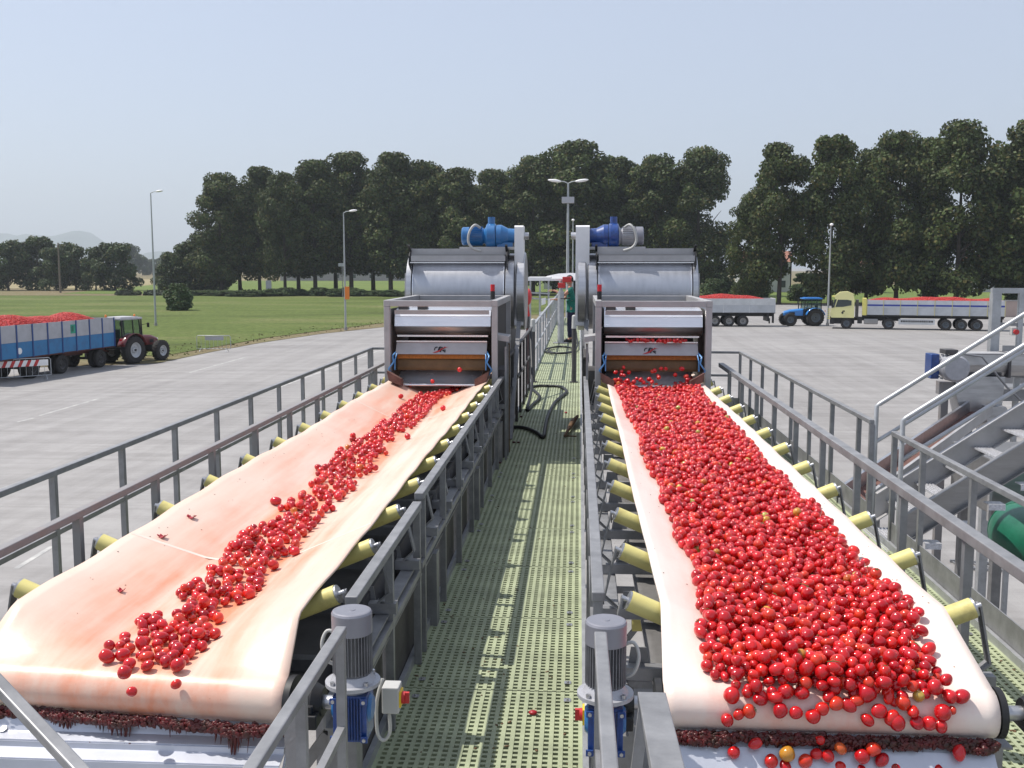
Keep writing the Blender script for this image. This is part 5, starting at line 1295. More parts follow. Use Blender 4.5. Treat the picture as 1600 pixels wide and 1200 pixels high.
def tractor(label,loc,rz,body,rimc,roofm,s_=1.0,beacons=True,name='tractor'):
    t=thing(name,label,'tractor',loc,rz,world=False)
    RR,RF=.80,.60; wb=2.35
    for y,o in ((.88,1),(-.88,-1)): wheel(t,0,y,RR,.48,.44,rimc,True,out=o)
    for y,o in ((.84,1),(-.84,-1)): wheel(t,wb,y,RF,.40,.32,rimc,True,out=o)
    b=MB(); b.cyl((0,-.62,RR),(0,.62,RR),.16,seg=14); b.cyl((wb,-.62,RF),(wb,.62,RF),.10,seg=12); b.box(-.35,wb+.35,-.22,.22,.62,1.0); b.box(.3,1.3,-.34,.34,.75,1.15); b.box(-.75,-.3,-.2,.2,.55,.85); b.build('chassis',M['black'],t)
    b=MB(); sec=lambda zt,w_:[(-w_,.95),(w_,.95),(w_,zt-.12),(w_-.1,zt),(-w_+.1,zt),(-w_,zt-.12)]
    P1=[(1.0,*q) for q in sec(1.62,.40)]; P2=[(2.2,*q) for q in sec(1.52,.36)]; P3=[(2.72,*q) for q in sec(1.36,.31)]; P4=[(2.84,*q) for q in sec(1.22,.27)]
    vs=P1+P2+P3+P4; fs=[]
    for k in range(3):
        for i in range(6): fs.append((k*6+i,k*6+(i+1)%6,(k+1)*6+(i+1)%6,(k+1)*6+i))
    fs+=[(5,4,3,2,1,0),(18,19,20,21,22,23)]; b.add(vs,fs,0); hd=b.build('bonnet',body,t,bevel=.03)
    b=MB(); b.box(2.845,2.86,-.22,.22,.98,1.18)
    for s in (-1,1): b.box(1.5,2.3,s*.362-.006,s*.362+.012,1.08,1.28)
    b.build('grille',M['black'],hd)
    for s in (-1,1): b=MB(); b.ell((2.80,s*.19,1.26),(.05,.07,.05),10,6); b.build('headlight',M['glass_l'],hd)
    # fenders
    for s in (-1,1):
        b=MB(); prof=[]
        for k in range(11):
            a=R(15)+k/10*R(150); prof.append((math.cos(a)*.93,RR+math.sin(a)*.93))
        vs=[]
        for (x,z) in prof:
            for y in (.60,1.14): vs.append((x,s*y,z))
        b.add(vs,[(2*k,2*k+1,2*k+3,2*k+2) for k in range(10)],0,True); o=b.build('fender',body,t); sd=o.modifiers.new('t','SOLIDIFY'); sd.thickness=.03
    # cab
    zt=2.52
    b=MB()
    for s in (-1,1):
        y=s*.70
        b.bar((-.62,y,1.40),(-.58,y*.94,zt),.07,.07); b.bar((.35,y,1.05),(.28,y*.94,zt),.05,.05); b.bar((1.0,y*.86,1.10),(.88,y*.86,zt),.06,.06); b.bar((-.62,y,1.55),(1.0,y*.86,1.50),.05,.06); b.box(-.1,1.02,y*.86-.02,y*.86+.02,.85,1.28)
    for x,z in ((-.62,1.45),(1.0,1.50)): b.bar((x,-.65,z),(x,.65,z),.06,.08)
    b.build('cab_frame',M['black'],t)
    b=MB(); b.box(-.5,1.0,-.58,.58,.85,.95); b.box(-.35,.15,-.28,.28,.95,1.45); b.box(-.42,-.28,-.28,.28,1.40,1.98); st_=b.build('seat',M['black'],t,bevel=.03)
    b=MB(); b.tube([(.80,0,1.2),(.62,0,1.62)],.025,8); pts=[(.60+.09*math.cos(a),.19*math.sin(a),1.64+.07*math.cos(a)) for a in [2*math.pi*k/16 for k in range(17)]]; b.tube(pts,.016,6); b.build('steering_wheel',M['black'],t)
    b=MB(); b.box(-.72,1.04,-.72,.72,zt,zt+.12); b.box(-.55,.85,-.58,.58,zt+.12,zt+.17); b.build('roof',roofm,t,bevel=.04)
    g=MB()
    g.add([(.95,-.56,1.55),(.95,.56,1.55),(.87,.56,zt),(.87,-.56,zt)],[(0,1,2,3)]); g.add([(-.61,-.62,1.5),(-.61,.62,1.5),(-.57,.60,zt),(-.57,-.60,zt)],[(0,1,2,3)]); 
    for s in (-1,1): g.add([(-.56,s*.69,1.6),(.90,s*.61,1.55),(.84,s*.61,zt),(-.53,s*.66,zt)],[(0,1,2,3)])
    g.build('windows',M['clear'],t)
    b=MB(); b.tube([(1.25,-.46,1.3),(1.22,-.46,1.65),(1.20,-.46,2.5),(1.14,-.46,2.58)],[.05,.055,.04,.035],10); b.build('exhaust',M['black'],t)
    for s in (-1,1):
        b=MB(); b.tube([(.9,s*.70,2.2),(1.15,s*.98,2.25)],.015,6); b.cbox((1.16,s*1.02,2.18),(.03,.16,.26)); b.build('mirror',M['black'],t)
    if beacons:
        for x,y in ((-.55,.5),(.75,-.4)): b=MB(); b.lathe([(zt+.12,.06),(zt+.26,.055),(zt+.30,.02),(zt+.30,0)],(x,y,0),(0,0,1),12); b.build('beacon',M['orange'],t)
    for s in (-1,1): b=MB(); b.cbox((-.93,s*.88,1.42),(.05,.16,.10)); b.build('tail_lamp',M['lamp_red'],t)
    return t
M['glass_l']=mat('lamp_glass',(.7,.7,.7),.15)
def clear_glass():
    m=bpy.data.materials.new('cab_window'); m.use_nodes=True; n=m.node_tree; b=n.nodes['Principled BSDF']; b.inputs['Base Color'].default_value=(.05,.09,.08,1); b.inputs['Roughness'].default_value=.05
    t=n.nodes.new('ShaderNodeBsdfTransparent'); t.inputs[0].default_value=(.75,.85,.82,1); x=n.nodes.new('ShaderNodeMixShader'); x.inputs[0].default_value=.30; o=n.nodes['Material Output']
    n.links.new(t.outputs[0],x.inputs[1]); n.links.new(b.outputs[0],x.inputs[2]); n.links.new(x.outputs[0],o.inputs[0]); return m
M['clear']=clear_glass()
M['red_frame']=mat('red_brown_chassis',(.10,.03,.025),.7,0,.3,3)
def load(label,t,x0,x1,hw,z0,hgt,seed):
    """heap of tomatoes lying in a trailer: a mound with its fruit standing out of it"""
    rn=random.Random(seed); b=MB(); n=90; m_=26
    f=lambda u,v:(x0+(x1-x0)*u,-hw+2*hw*v,z0-.12+(hgt+.12)*(min(1,u/.10)*min(1,(1-u)/.16))**.6*(math.sin(math.pi*v))**.55*(.78+.16*math.sin(u*11+seed)+.08*math.sin(u*23)))
    b.grid(f,n,m_)
    mt=t.matrix_basis
    for k in range(3600):
        u,v=rn.random(),rn.random(); p=f(u,v); r=rn.uniform(.03,.045); V,F=ico(1); b.add([(p[0]+q[0]*r,p[1]+q[1]*r,p[2]+q[2]*r+.01) for q in V],[tuple(x) for x in F],rn.choice((0,0,1)),True)
    Mx=Matrix.Translation(t.location) @ Matrix.Rotation(t.rotation_euler.z,4,'Z')
    b.v=[tuple(Mx @ Vector(q)) for q in b.v]
    o=b.build('tomato_load',[M['load'],M['load2']]); tag(o,label,'tomatoes',kind='stuff'); return o
M['load']=mat('heaped_tomatoes',(.42,.022,.018),.45,0,.45,26,bump=.6,bscale=18); M['load2']=mat('heaped_tomatoes_light',(.56,.05,.03),.35)
def sidewall(t,x0,x1,y,z0,z1,npan,mlow,mup,zs,mpost,pw=.06,nm='side_panel',post_proud=.03,stripe=None):
    s=1 if y>0 else -1; w_=(x1-x0)/npan
    b=MB(); b.box(x0,x1,min(y,y-s*.05),max(y,y-s*.05),z0,zs-.003); b.build(nm,mlow,t)
    b=MB(); b.box(x0,x1,min(y,y-s*.05),max(y,y-s*.05),zs+.003,z1); up=b.build(nm,mup,t)
    if stripe:
        zc,hh,sm=stripe; b=MB(); b.box(x0+.02,x1-.02,min(y+s*.002,y+s*.006),max(y+s*.002,y+s*.006),zc-hh/2,zc+hh/2); b.build('stripe',sm,up)
    for k in range(npan+1):
        x=x0+w_*k; x=min(max(x,x0+pw/2),x1-pw/2)
        b=MB(); b.box(x-pw/2,x+pw/2,min(y+s*.0065,y+s*post_proud),max(y+s*.0065,y+s*post_proud),z0-.03,z1+.01); b.build('stake',mpost,t)
def left_trailer():
    a=P(160,575,HC); 
    # heading from photo: far front corner and a nearer point of the right side
    D0,D1=56.0,48.1; F=Vector(((160-905)*D0/FPX,(D0-2.75*math.sin(PITCH))/math.cos(PITCH),0)); N=Vector(((0-905)*D1/FPX,(D1-2.75*math.sin(PITCH))/math.cos(PITCH),0))
    d=(F-N).normalized(); rz=math.atan2(d.y,d.x); side=Vector((-d.y,d.x,0)); L_=10.5; W_=2.4
    c=F-d*(L_/2)+side*(W_/2)
    t=thing('farm_trailer','blue farm trailer with grey upper boards and green emblem, hitched behind the dark tractor','trailer',(c.x,c.y,0),rz,world=False)
    x0,x1=-L_/2,L_/2; hw=W_/2
    for y in (-hw,hw): sidewall(t,x0,x1,y,1.12,2.72,9,M['trail_blue'],M['trail_grey'],1.88,M['blue_stake'],.09)
    for x in (x0,x1-.05): b=MB(); b.box(x,x+.05,-hw+.051,hw-.051,1.12,2.70); b.build('end_board',M['trail_grey'],t)
    b=MB(); b.box(x0,x1,-hw+.05,hw-.05,1.05,1.12); b.build('floor_bed',M['red_frame'],t)
    b=MB()
    for y in (-.45,.45): b.box(x0,x1,y-.06,y+.06,.82,1.049)
    b.build('chassis',M['red_frame'],t)
    for xw in (x1-1.2,x1-4.6,x1-6.9):
        for y,o in ((-.98,-1),(-.66,-1),(.98,1),(.66,1)): wheel(t,xw,y,.50,.26,.27,M['dark_steel'],out=o)
        b=MB(); b.cyl((xw,-1,.5),(xw,1,.5),.07,seg=10); b.box(xw-.5,xw+.5,-.52,-.40,.60,.81); b.box(xw-.5,xw+.5,.40,.52,.60,.81); b.build('axle',M['dark_steel'],t)
    b=MB(); b.bar((x1,.4,.85),(x1+1.5,0,.62),.09,.09); b.bar((x1,-.4,.85),(x1+1.5,0,.62),.09,.09); b.build('drawbar',M['red_frame'],t)
    # emblem: green square with pale figure
    xx=x1-3.70
    b=MB(); b.box(xx-.26,xx+.26,-hw-.012,-hw-.004,2.05,2.52); e=b.build('emblem',M['emblem'],t)
    b=MB(); b.prism([(-.2,.1),(-.02,.1),(-.02,.42),(-.2,.36)],(xx,-hw-.0125,2.05),(1,0,0),(0,0,1),(0,-.004,0)); b.build('emblem_mark',M['green'],e)
    b=MB(); b.cyl((x1-8.0,-hw-.004,1.45),(x1-8.0,-hw-.02,1.45),.16,seg=20); b.build('round_plate',M['white'],t)
    load('heap of tomatoes in the blue farm trailer',t,x0+.1,x1-1.1,hw-.06,2.70,.42,4)
    # tractor
    TD0=57.2; rr=Vector(((197-905)*TD0/FPX,(TD0-4.7*math.sin(PITCH))/math.cos(PITCH),0)); d2=Vector((.80,2.4,0)).normalized(); rz2=math.atan2(d2.y,d2.x)
    s2=Vector((-d2.y,d2.x,0)); base=rr+s2*1.12
    tractor('dark red tractor with a pale roof and orange beacons, pulling the blue trailer',(base.x,base.y,0),rz2,M['dark_red'],M['rim_grey'],M['trail_grey'])
M['rim_grey2']=mat('blue_grey_rim',(.11,.13,.15),.5); M['blue_stake']=mat('dark_blue_stake',(.02,.06,.20),.5); M['emblem']=mat('emblem_green',(.03,.30,.20),.5); M['rim_grey']=mat('grey_rim',(.50,.51,.52),.5)
left_trailer()

# ---- right: white trailer, blue tractor, yellow lorry with its trailer
def white_trailer():
    D=97.5; x1=(1205-905)*D/FPX; L_=12.0; c=Vector((x1-L_/2,D-.5,0)); hw=1.22
    t=thing('tipping_trailer','white board trailer on three close axles, half hidden by the right machine','trailer',(c.x,c.y+hw,0),0,world=False)
    a,z=-L_/2,L_/2
    for y in (-hw,hw): sidewall(t,a,z,y,1.32,2.62,5,M['trail_white2'],M['trail_white'],2.02,M['trail_white'],.05,post_proud=.02)
    for x in (a,z-.05): b=MB(); b.box(x,x+.05,-hw+.051,hw-.051,1.32,2.65); b.build('end_board',M['trail_white'],t)
    b=MB(); b.box(a,z,-hw+.02,hw-.02,1.24,1.315); 
    for y in (-.5,.5): b.box(a,z,y-.07,y+.07,.95,1.239)
    b.build('chassis',M['black'],t)
    for xw in (z-2.95,z-4.25,z-5.55):
        for y,o in ((-1.05,-1),(1.05,1)): wheel(t,xw,y,.52,.38,.30,M['dsteel'],out=o)
        b=MB(); b.cyl((xw,-1,.52),(xw,1,.52),.08,seg=10); b.build('axle',M['black'],t)
    b=MB(); b.box(z-.7,z-.55,-hw+.05,hw-.05,.50,1.23); b.box(z-.25,z-.1,-hw+.03,-hw+.35,.35,1.2); b.build('rear_bumper',M['black'],t)
    b=MB(); b.box(z-.52,z-.46,-hw+.04,-hw+.5,.30,.8); b.build('mudflap',M['rubber'],t)
    load('heap of tomatoes in the white trailer beside the right machine',t,a+.1,z-.7,hw-.06,2.6,.40,7)
M['trail_white2']=mat('trailer_white_low',(.44,.46,.48),.55,0,.12,1.2)
white_trailer()
D=98.5
bt=tractor('bright blue tractor standing between the white trailer and the yellow lorry',((1266-905)*D/FPX,D+.9,0),math.pi+R(4),M['tractor_blue'],M['rim_grey2'],M['tractor_blue'],beacons=False)
def lorry():
    Df,Dr=95.0,91.5
    A=Vector(((1287-905)*Df/FPX,Df-.6,0)); B=Vector(((1546-905)*Dr/FPX,Dr-.6,0)); d=(A-B).normalized(); rz=math.atan2(d.y,d.x); L_=(A-B).length
    nl=Vector((-d.y,d.x,0))     # left side of the lorry faces the camera when heading -x: left = -y
    hw=1.22; c=A+(-nl)*hw
    t=thing('lorry_cab','yellow lorry cab unit with striped front bumper in front of the long trailer','lorry',(c.x,c.y,0),rz,world=False)
    # local x: 0 = nose, negative backwards; near side is y=+hw
    def ext(poly,y0,y1,m,nm,parent=t,bevel=0.0,label=None):
        b=MB(); b.prism(poly,(0,y0,0),(1,0,0),(0,0,1),(0,y1-y0,0)); return b.build(nm,m,parent,bevel=bevel)
    cab=[(-2.05,1.0),(-.10,1.0),(-.02,1.25),(-.05,1.75),(-.38,2.72),(-.30,2.90),(-.75,3.28),(-1.45,3.34),(-1.95,3.12),(-2.05,2.6)]
    body=ext(cab,-hw,hw,M['pale_yellow'],'cab_body',bevel=.05)
    for s in (1,-1):
        y0=s*(hw+.004); y1=s*(hw+.012)
        ext([(-.42,1.95),(-.62,2.62),(-1.42,2.62),(-1.80,2.55),(-1.80,2.12),(-1.1,1.98)] if s else [],min(y0,y1),max(y0,y1),M['glass'],'side_window')
        ext([(-.30,1.1),(-1.40,1.1),(-1.42,1.9),(-.36,1.9)],s*(hw+.002) if s>0 else -(hw+.006),s*(hw+.006) if s>0 else -(hw+.002),M['pale_yellow'],'door')
        ext([(-.10,1.86),(-.36,2.66),(-.52,2.64),(-.34,1.92)],min(s*(hw+.003),s*(hw+.010)),max(s*(hw+.003),s*(hw+.010)),M['glass'],'quarter_window')
        b=MB(); b.cbox((-1.15,s*(hw+.02),1.60),(.20,.03,.10)); b.ell((-1.05,s*(hw+.02),1.45),(.10,.02,.10),10,6); b.build('door_emblem',M['black'],t)
        b=MB(); b.cbox((-.15,s*(hw+.16),2.25),(.12,.10,.55)); b.build('mirror',M['black'],t,bevel=.02)
    ws=MB(); ws.add([(-.045,-hw+.08,1.80),(-.045,hw-.08,1.80),(-.355,hw-.08,2.70),(-.355,-hw+.08,2.70)],[(0,1,2,3)]); o=ws.build('windscreen',M['glass'],t); o.location.x+=.02
    b=MB(); b.prism([(-.42,2.80),(-.10,2.86),(-.12,2.92),(-.5,2.98)],(0,-hw+.05,0),(1,0,0),(0,0,1),(0,2*hw-.1,0)); b.build('sun_visor',M['yellow_p'],t)
    ext([(.02,.42),(.02,1.02),(-.35,1.0),(-.35,.42)],-hw,hw,M['black'],'bumper',bevel=.03)
    bm_=MB()
    for k in range(6): bm_.prism([(-.02,0),(.22,.05),(.22,.13),(-.02,.08)],(0.0,hw+.02,.85+k*.17),(1,0,0),(0,0,1),(0,.01,0)); bm_.box(.03,.045,-hw+.1,hw,.86+k*.17,.94+k*.17)
    bm_.build('striped_guard',M['yellow_p'],t)
    ext([(-.2,.45),(-2.1,.45),(-2.1,.99),(-.2,.99)],-hw+.25,hw-.25,M['black'],'underbody')
    for y in (-.42,.42):
        b=MB(); b.box(-6.0,-2.1,y-.06,y+.06,.75,1.0); b.build('chassis_rail',M['black'],t)
    b=MB(); b.box(-4.1,-2.9,hw-.45,hw-.05,.45,.95); b.build('fuel_tank',M['dsteel'],t,bevel=.08)
    b=MB(); b.box(-2.75,-2.35,hw-.6,hw-.1,.5,1.1); b.build('air_tank',M['black'],t)
    b=MB(); b.box(-2.42,-2.16,-.9,.9,1.0,2.6); b.build('back_of_cab',M['dark_steel'],t)
    for xw,nn in ((-1.42,1),(-5.0,2)):
        for s in (1,-1): wheel(t,xw,s*(hw-.17),.50,.32,.28,M['rim_grey2'],out=s)
        b=MB(); b.cyl((xw,-1,.5),(xw,1,.5),.09,seg=10); b.build('axle',M['black'],t)
    for s in (1,-1):
        b=MB(); pts=[]
        for xw in (-1.42,-5.0):
            prof=[(math.cos(R(10+160*k/8))*.60,.5+math.sin(R(10+160*k/8))*.60) for k in range(9)]
            vs=[]
            for x,z in prof: vs+= [(xw+x,s*(hw-.36),z),(xw+x,s*(hw-.01),z)]
            b.add(vs,[(2*k,2*k+1,2*k+3,2*k+2) for k in range(8)],0,True)
        o=b.build('mudguard',M['black'],t); sd=o.modifiers.new('t','SOLIDIFY'); sd.thickness=.02
    # trailer
    q=thing('semi_trailer','long grey board trailer with a blue stripe and yellow stakes behind the yellow cab','trailer',(c.x,c.y,0),rz,world=False)
    a,z=-L_,-2.75
    for y in (-hw,hw): sidewall(q,a,z-.35,y,1.30,2.62,8,M['trail_white2'],M['trail_white3'],1.95,M['yellow_stake'],.05,stripe=(2.16,.15,M['stripe_blue']))
    b=MB(); b.box(z-.34,z,-hw,hw,1.25,2.75); b.build('headboard',M['yellow_p'],q,bevel=.02)
    b=MB(); b.box(a,a+.05,-hw+.051,hw-.051,1.30,2.6); b.build('end_board',M['trail_white3'],q)
    b=MB(); b.box(a,z,-hw+.02,hw-.02,1.18,1.249)
    for y in (-.5,.5): b.box(a,z,y-.07,y+.07,1.01,1.179)
    b.build('chassis',M['black'],q)
    for xw in (a+2.2,a+3.45,a+4.7):
        for s in (1,-1): wheel(q,xw,s*(hw-.2),.50,.36,.28,M['rim_grey2'],out=s)
        b=MB(); b.cyl((xw,-1,.5),(xw,1,.5),.08,seg=10); b.build('axle',M['black'],q)
    b=MB(); b.box(a+5.6,a+8.6,hw-.09,hw-.05,.48,.96); sg_=b.build('side_guard',M['trail_white'],q)
    b=MB(); 
    rn=random.Random(2); x=a+5.75
    while x<a+8.4:
        w_=rn.uniform(.07,.16); b.box(x,x+w_,hw-.0485,hw-.044,.68,.84); x+=w_+.035
    b.build('lettering',M['dark_steel'],sg_)
    b=MB(); b.box(a+.15,a+.25,-hw+.1,hw-.1,.45,.62); b.box(a+.1,a+.3,-.6,-.5,.5,1.1); b.box(a+.1,a+.3,.5,.6,.5,1.1); b.build('rear_bumper',M['black'],q)
    b=MB(); b.bar((z-2.2,hw-.3,.30),(z-2.2,hw-.3,1.1),.10,.10,up=(0,1,0)); b.build('landing_leg',M['dark_steel'],q)
    load('heap of tomatoes in the long trailer with the blue stripe',q,a+.05,z-.40,hw-.06,2.58,.34,9)
M['yellow_stake']=mat('yellow_stake',(.52,.47,.20),.5); M['stripe_blue']=mat('blue_stripe',(.02,.04,.28),.4); M['trail_white3']=mat('trailer_grey_boards',(.50,.52,.55),.5,0,.10,1.3)
lorry()

# ================================================================ LAMPS, BARRIERS, SMALL YARD THINGS
def lamp(label,u,vb,vt,arm,double=False,D=None,box=False,name='street_lamp',ball=False):
    if vb is not None: p=P(u,vb,HC)
    else: p=Vector(((u-905)*D/FPX,D/math.cos(PITCH),0))
    Dd=p.y*math.cos(PITCH)+HC*math.sin(PITCH)
    ztop=HC+(418-vt)*Dd/1610
    t=thing(name,label,'street lamp',(p.x,p.y,0)); b=MB(); rb=.10 if not double else .13
    b.tube([(p.x,p.y,.012),(p.x,p.y,ztop*.5),(p.x,p.y,ztop-.1)],[rb,rb*.8,rb*.5],12); b.build('pole',M['lamp_pole'],t)
    b=MB(); b.cyl((p.x,p.y,.001),(p.x,p.y,.30),rb*1.5,seg=12); b.build('base',M['concrete'],t)
    sides=(1,-1) if double else ((arm,) if arm else ())
    for s in sides:
        b=MB(); b.tube([(p.x,p.y,ztop-.1),(p.x+s*.25,p.y,ztop+.02),(p.x+s*.5,p.y,ztop+.05)],.035,8); a_=b.build('arm',M['lamp_pole'],t)
        b=MB(); sc=1.0 if not double else 1.25
        b.ell((p.x+s*(.5+.33*sc),p.y,ztop+.09),(.38*sc,.15,.10),14,8,0,rotm(0,-s*.12,0)); b.build('lamp_head',M['white'],a_)
    if ball: b=MB(); b.ell((p.x,p.y-.2,ztop),(.16,.35,.13),14,8); b.build('lamp_head',M['white'],t)
    if double:
        b=MB(); zb=HC+(418-314)*Dd/1610; b.box(p.x-.42,p.x+.42,p.y-.3,p.y+.3,zb-.22,zb+.18); b.build('equipment_box',M['motor'],t)
    if box:
        zb=HC-(458-418)*Dd/1610; b=MB(); b.box(p.x+.05,p.x+.42,p.y-.25,p.y-.10,zb-.55,zb+.55); b.build('orange_box',M['orange'],t)
    return t
M['lamp_pole']=mat('grey_lamp_pole',(.36,.38,.38),.55,.2,.1,2)
lamp('tall street lamp at the left, rising above the meadow into the sky',229,512,299,1)
lamp('street lamp with an orange box on its pole, left of the left machine',537,518,331,1,box=True)
lamp('tall twin-headed lamp post standing on the walkway axis behind the worker',887,None,287,0,double=True,D=70)
lamp('thin pole with a small round lamp just right of the twin-headed lamp',895,None,345,0,D=110,ball=True)
lamp('street lamp in front of the yellow lorry cab',1286,508,353,0,ball=True)
t=thing('wooden_pole','dark wooden pole in front of the small trees at the far left','pole',P(71,459,HC)); p=P(71,459,HC); b=MB(); b.tube([p,p+Vector((0,0,10.8))],[.22,.14],10); b.build('pole_shaft',M['wood'],t)
b=MB(); b.bar(p+Vector((-.6,0,10.3)),p+Vector((.6,0,10.3)),.12,.12); b.build('cross_arm',M['wood'],t)
def barrier(label,p,ang,L_,striped,panel):
    t=thing('crowd_barrier',label,'barrier',(p.x,p.y,0),ang,group=None,world=False)
    b=MB(); z0,z1=.22,1.08; b.tube([(-L_/2,0,z0),(-L_/2,0,z1-.08),(-L_/2+.08,0,z1),(L_/2-.08,0,z1),(L_/2,0,z1-.08),(L_/2,0,z0)],.022,8); b.tube([(-L_/2,0,z0),(L_/2,0,z0)],.018,8)
    b.build('frame',M['galv_l'],t)
    for k in range(1,int(L_/.28)):
        x=-L_/2+k*.28; b=MB(); b.tube([(x,0,z0),(x,0,z1)],.010,6); b.build('bar',M['galv_l'],t)
    for x in (-L_/2+.25,L_/2-.25):
        b=MB(); b.tube([(x,-.25,.02),(x,-.22,.10),(x,0,z0),(x,.22,.10),(x,.25,.02)],.018,6); b.build('foot',M['galv_l'],t)
    if striped:
        b=MB(); b.box(-L_/2+.1,L_/2-.12,-.035,-.028,.70,1.0); pn=b.build('panel',M['white'],t); k=0; x=-L_/2+.12
        while x<L_/2-.5:
            b=MB(); b.prism([(0,.70),(.16,.70),(.30,1.0),(.14,1.0)],(x,-.036,0),(1,0,0),(0,0,1),(0,-.003,0)); b.build('red_stripe',M['red'],pn); x+=.36
    elif panel:
        b=MB(); b.box(-L_*.25,L_*.30,-.03,-.024,.78,1.04); b.build('panel',M['motor'],t)
    return t
q0=P(57,598,HC); q1=P(0,602,HC); dq=(q1-q0).normalized(); cc=q0+dq*1.55; barrier('crowd barrier with red and white stripes in front of the trailer wheel',cc,math.atan2(-dq.y,-dq.x),3.1,True,False)
q0=P(352,553,HC); q1=P(297,553,HC); dq=(q1-q0).normalized(); cc=(q0+q1)/2; barrier('grey crowd barrier with a plain panel alone near the meadow edge',cc,math.atan2(-dq.y,-dq.x),(q1-q0).length,False,True)
t=thing('notice_board','pale notice board on a post under the trees behind the meadow','sign',P(413,463,HC)); p=P(413,463,HC); b=MB(); b.box(p.x-.55,p.x+.55,p.y-.06,p.y+.06,1.2,3.0); b.build('board',M['trail_grey'],t)
b=MB(); b.bar(p+Vector((0,0.1,0)),p+Vector((0,.1,2.9)),.12,.08,up=(0,1,0)); b.build('post',M['galv'],t)
t=thing('road_sign','thin signpost with a small blue-grey plate behind the second lamp','sign',P(532,466,HC)); p=P(532,466,HC); b=MB(); b.cyl(p,p+Vector((0,0,6.3)),.07,seg=8); b.build('post',M['galv'],t); b=MB(); b.box(p.x-.7,p.x+.5,p.y-.1,p.y-.08,5.7,6.3); b.build('plate',M['trail_grey'],t)
t=thing('concrete_bench','low white slab beside the trees at the meadow edge','bench',P(284,455,HC)); p=P(284,455,HC); b=MB(); b.box(p.x-2.2,p.x+2.2,p.y-.3,p.y+.3,.55,.85); b.build('slab',M['wallw'],t); 
for s in (-1.6,1.6): b=MB(); b.box(p.x+s-.2,p.x+s+.2,p.y-.25,p.y+.25,.05,.549); b.build('support',M['concrete'],t)
t=thing('dark_pole','thin dark pole behind the blue tractor','pole',P(1229,470,HC)); p=P(1229,470,HC); b=MB(); b.cyl(p,p+Vector((0,0,6.5)),.10,seg=8); b.build('pole_shaft',M['black'],t)
# buildings behind the trees
def house(label,x0,x1,y,h,rh,wm,nwin,dep=9,rm='roof'):
    t=thing('house',label,'house',((x0+x1)/2,y,0)); b=MB(); b.box(x0,x1,y,y+dep,.02,h); wl=b.build('wall',M[wm],t)
    b=MB(); b.prism([(-.5,h-.05),(dep+.5,h-.05),(dep/2,h+rh)],(x0-.5,y,0),(0,1,0),(0,0,1),(x1-x0+1,0,0)); b.build('roof',M[rm],t)
    for k in range(nwin):
        xw=x0+(x1-x0)*(k+.5)/nwin; b=MB(); b.box(xw-.6,xw+.6,y-.03,y-.003,1.1,2.6); w=b.build('window',M['glass'],t); b=MB(); b.box(xw-.7,xw+.7,y-.12,y-.031,1.0,1.09); b.build('sill',M['wallw'],w)
    return t
house('pink-walled house with a tiled roof behind the blue tractor',54,64,225,6.0,2.2,'brick',3)
house('house with an orange-brown roof behind the trees, left of the pink one',36,47,232,6.8,2.4,'wallw',3)
house('white low building behind the trees above the middle of the long trailer',88,106,235,7.0,1.2,'wallw',5)
house('house with a brown roof far behind the worker',-9,1,262,3.5,2.8,'wallw',3)
house('long low grey building far behind the left trees',-125,-62,424,6.5,1.5,'concrete',9)
t=thing('boundary_wall','low brown wall behind the end of the long trailer','wall',(60,123,0)); b=MB(); b.box(46,110,118,118.4,0.02,1.75); b.build('wall_face',M['brick'],t)
b=MB(); b.box(45.9,110.1,117.92,118.48,1.751,1.87); b.build('coping',M['concrete'],t)
# ================================================================ TREES
def leaves_mesh(name,clumps,n,ls,seed,tone,shell=.55):
    """n leaf sprays over ellipsoid clumps; each spray is two small crossed quads"""
    rs=np.random.RandomState(seed)
    C=np.array([c[:3] for c in clumps]); Rr=np.array([c[3] for c in clumps]); 
    wgt=Rr**2; idx=rs.choice(len(clumps),n,p=wgt/wgt.sum())
    d=rs.normal(size=(n,3)); d/=np.linalg.norm(d,axis=1)[:,None]
    rad=Rr[idx]*(shell+(1.12-shell)*rs.rand(n)**.6)
    cen=C[idx]+d*rad[:,None]*np.array([1,1,.82])
    nrm=d*.75+np.array([0,0,.30])+rs.normal(size=(n,3))*.55; nrm/=np.linalg.norm(nrm,axis=1)[:,None]
    a=np.cross(nrm,rs.normal(size=(n,3))); a/=np.linalg.norm(a,axis=1)[:,None]; b_=np.cross(nrm,a)
    s=ls*rs.uniform(.55,1.25,n)[:,None]
    asp=rs.uniform(.5,.9,n)[:,None]
    q=[cen-a*s, cen-b_*s*asp+nrm*s*.15, cen+a*s, cen+b_*s*asp+nrm*s*.1]
    V=np.stack(q,1).reshape(-1,3); F=np.arange(len(V),dtype=np.int32)
    ct=rs.uniform(.70,1.35,len(clumps))[idx]*rs.uniform(.6,1.5,n)
    hue=rs.rand(n); base=np.array(tone); col=base[None,:]*ct[:,None]; col[:,0]*=(.85+.6*hue*(rs.rand(n)<.35)); col=np.concatenate([col,np.ones((n,1))],1); col=np.repeat(col,4,0)
    me=bpy.data.meshes.new(name); me.vertices.add(len(V)); me.vertices.foreach_set('co',V.ravel()); me.loops.add(len(F)); me.loops.foreach_set('vertex_index',F)
    me.polygons.add(n); me.polygons.foreach_set('loop_start',np.arange(0,len(F),4,dtype=np.int32)); me.polygons.foreach_set('loop_total',np.full(n,4,dtype=np.int32)); me.update(calc_edges=True)
    at=me.color_attributes.new('col','FLOAT_COLOR','POINT'); at.data.foreach_set('color',col.ravel()); me.materials.append(M['leaf']); return me
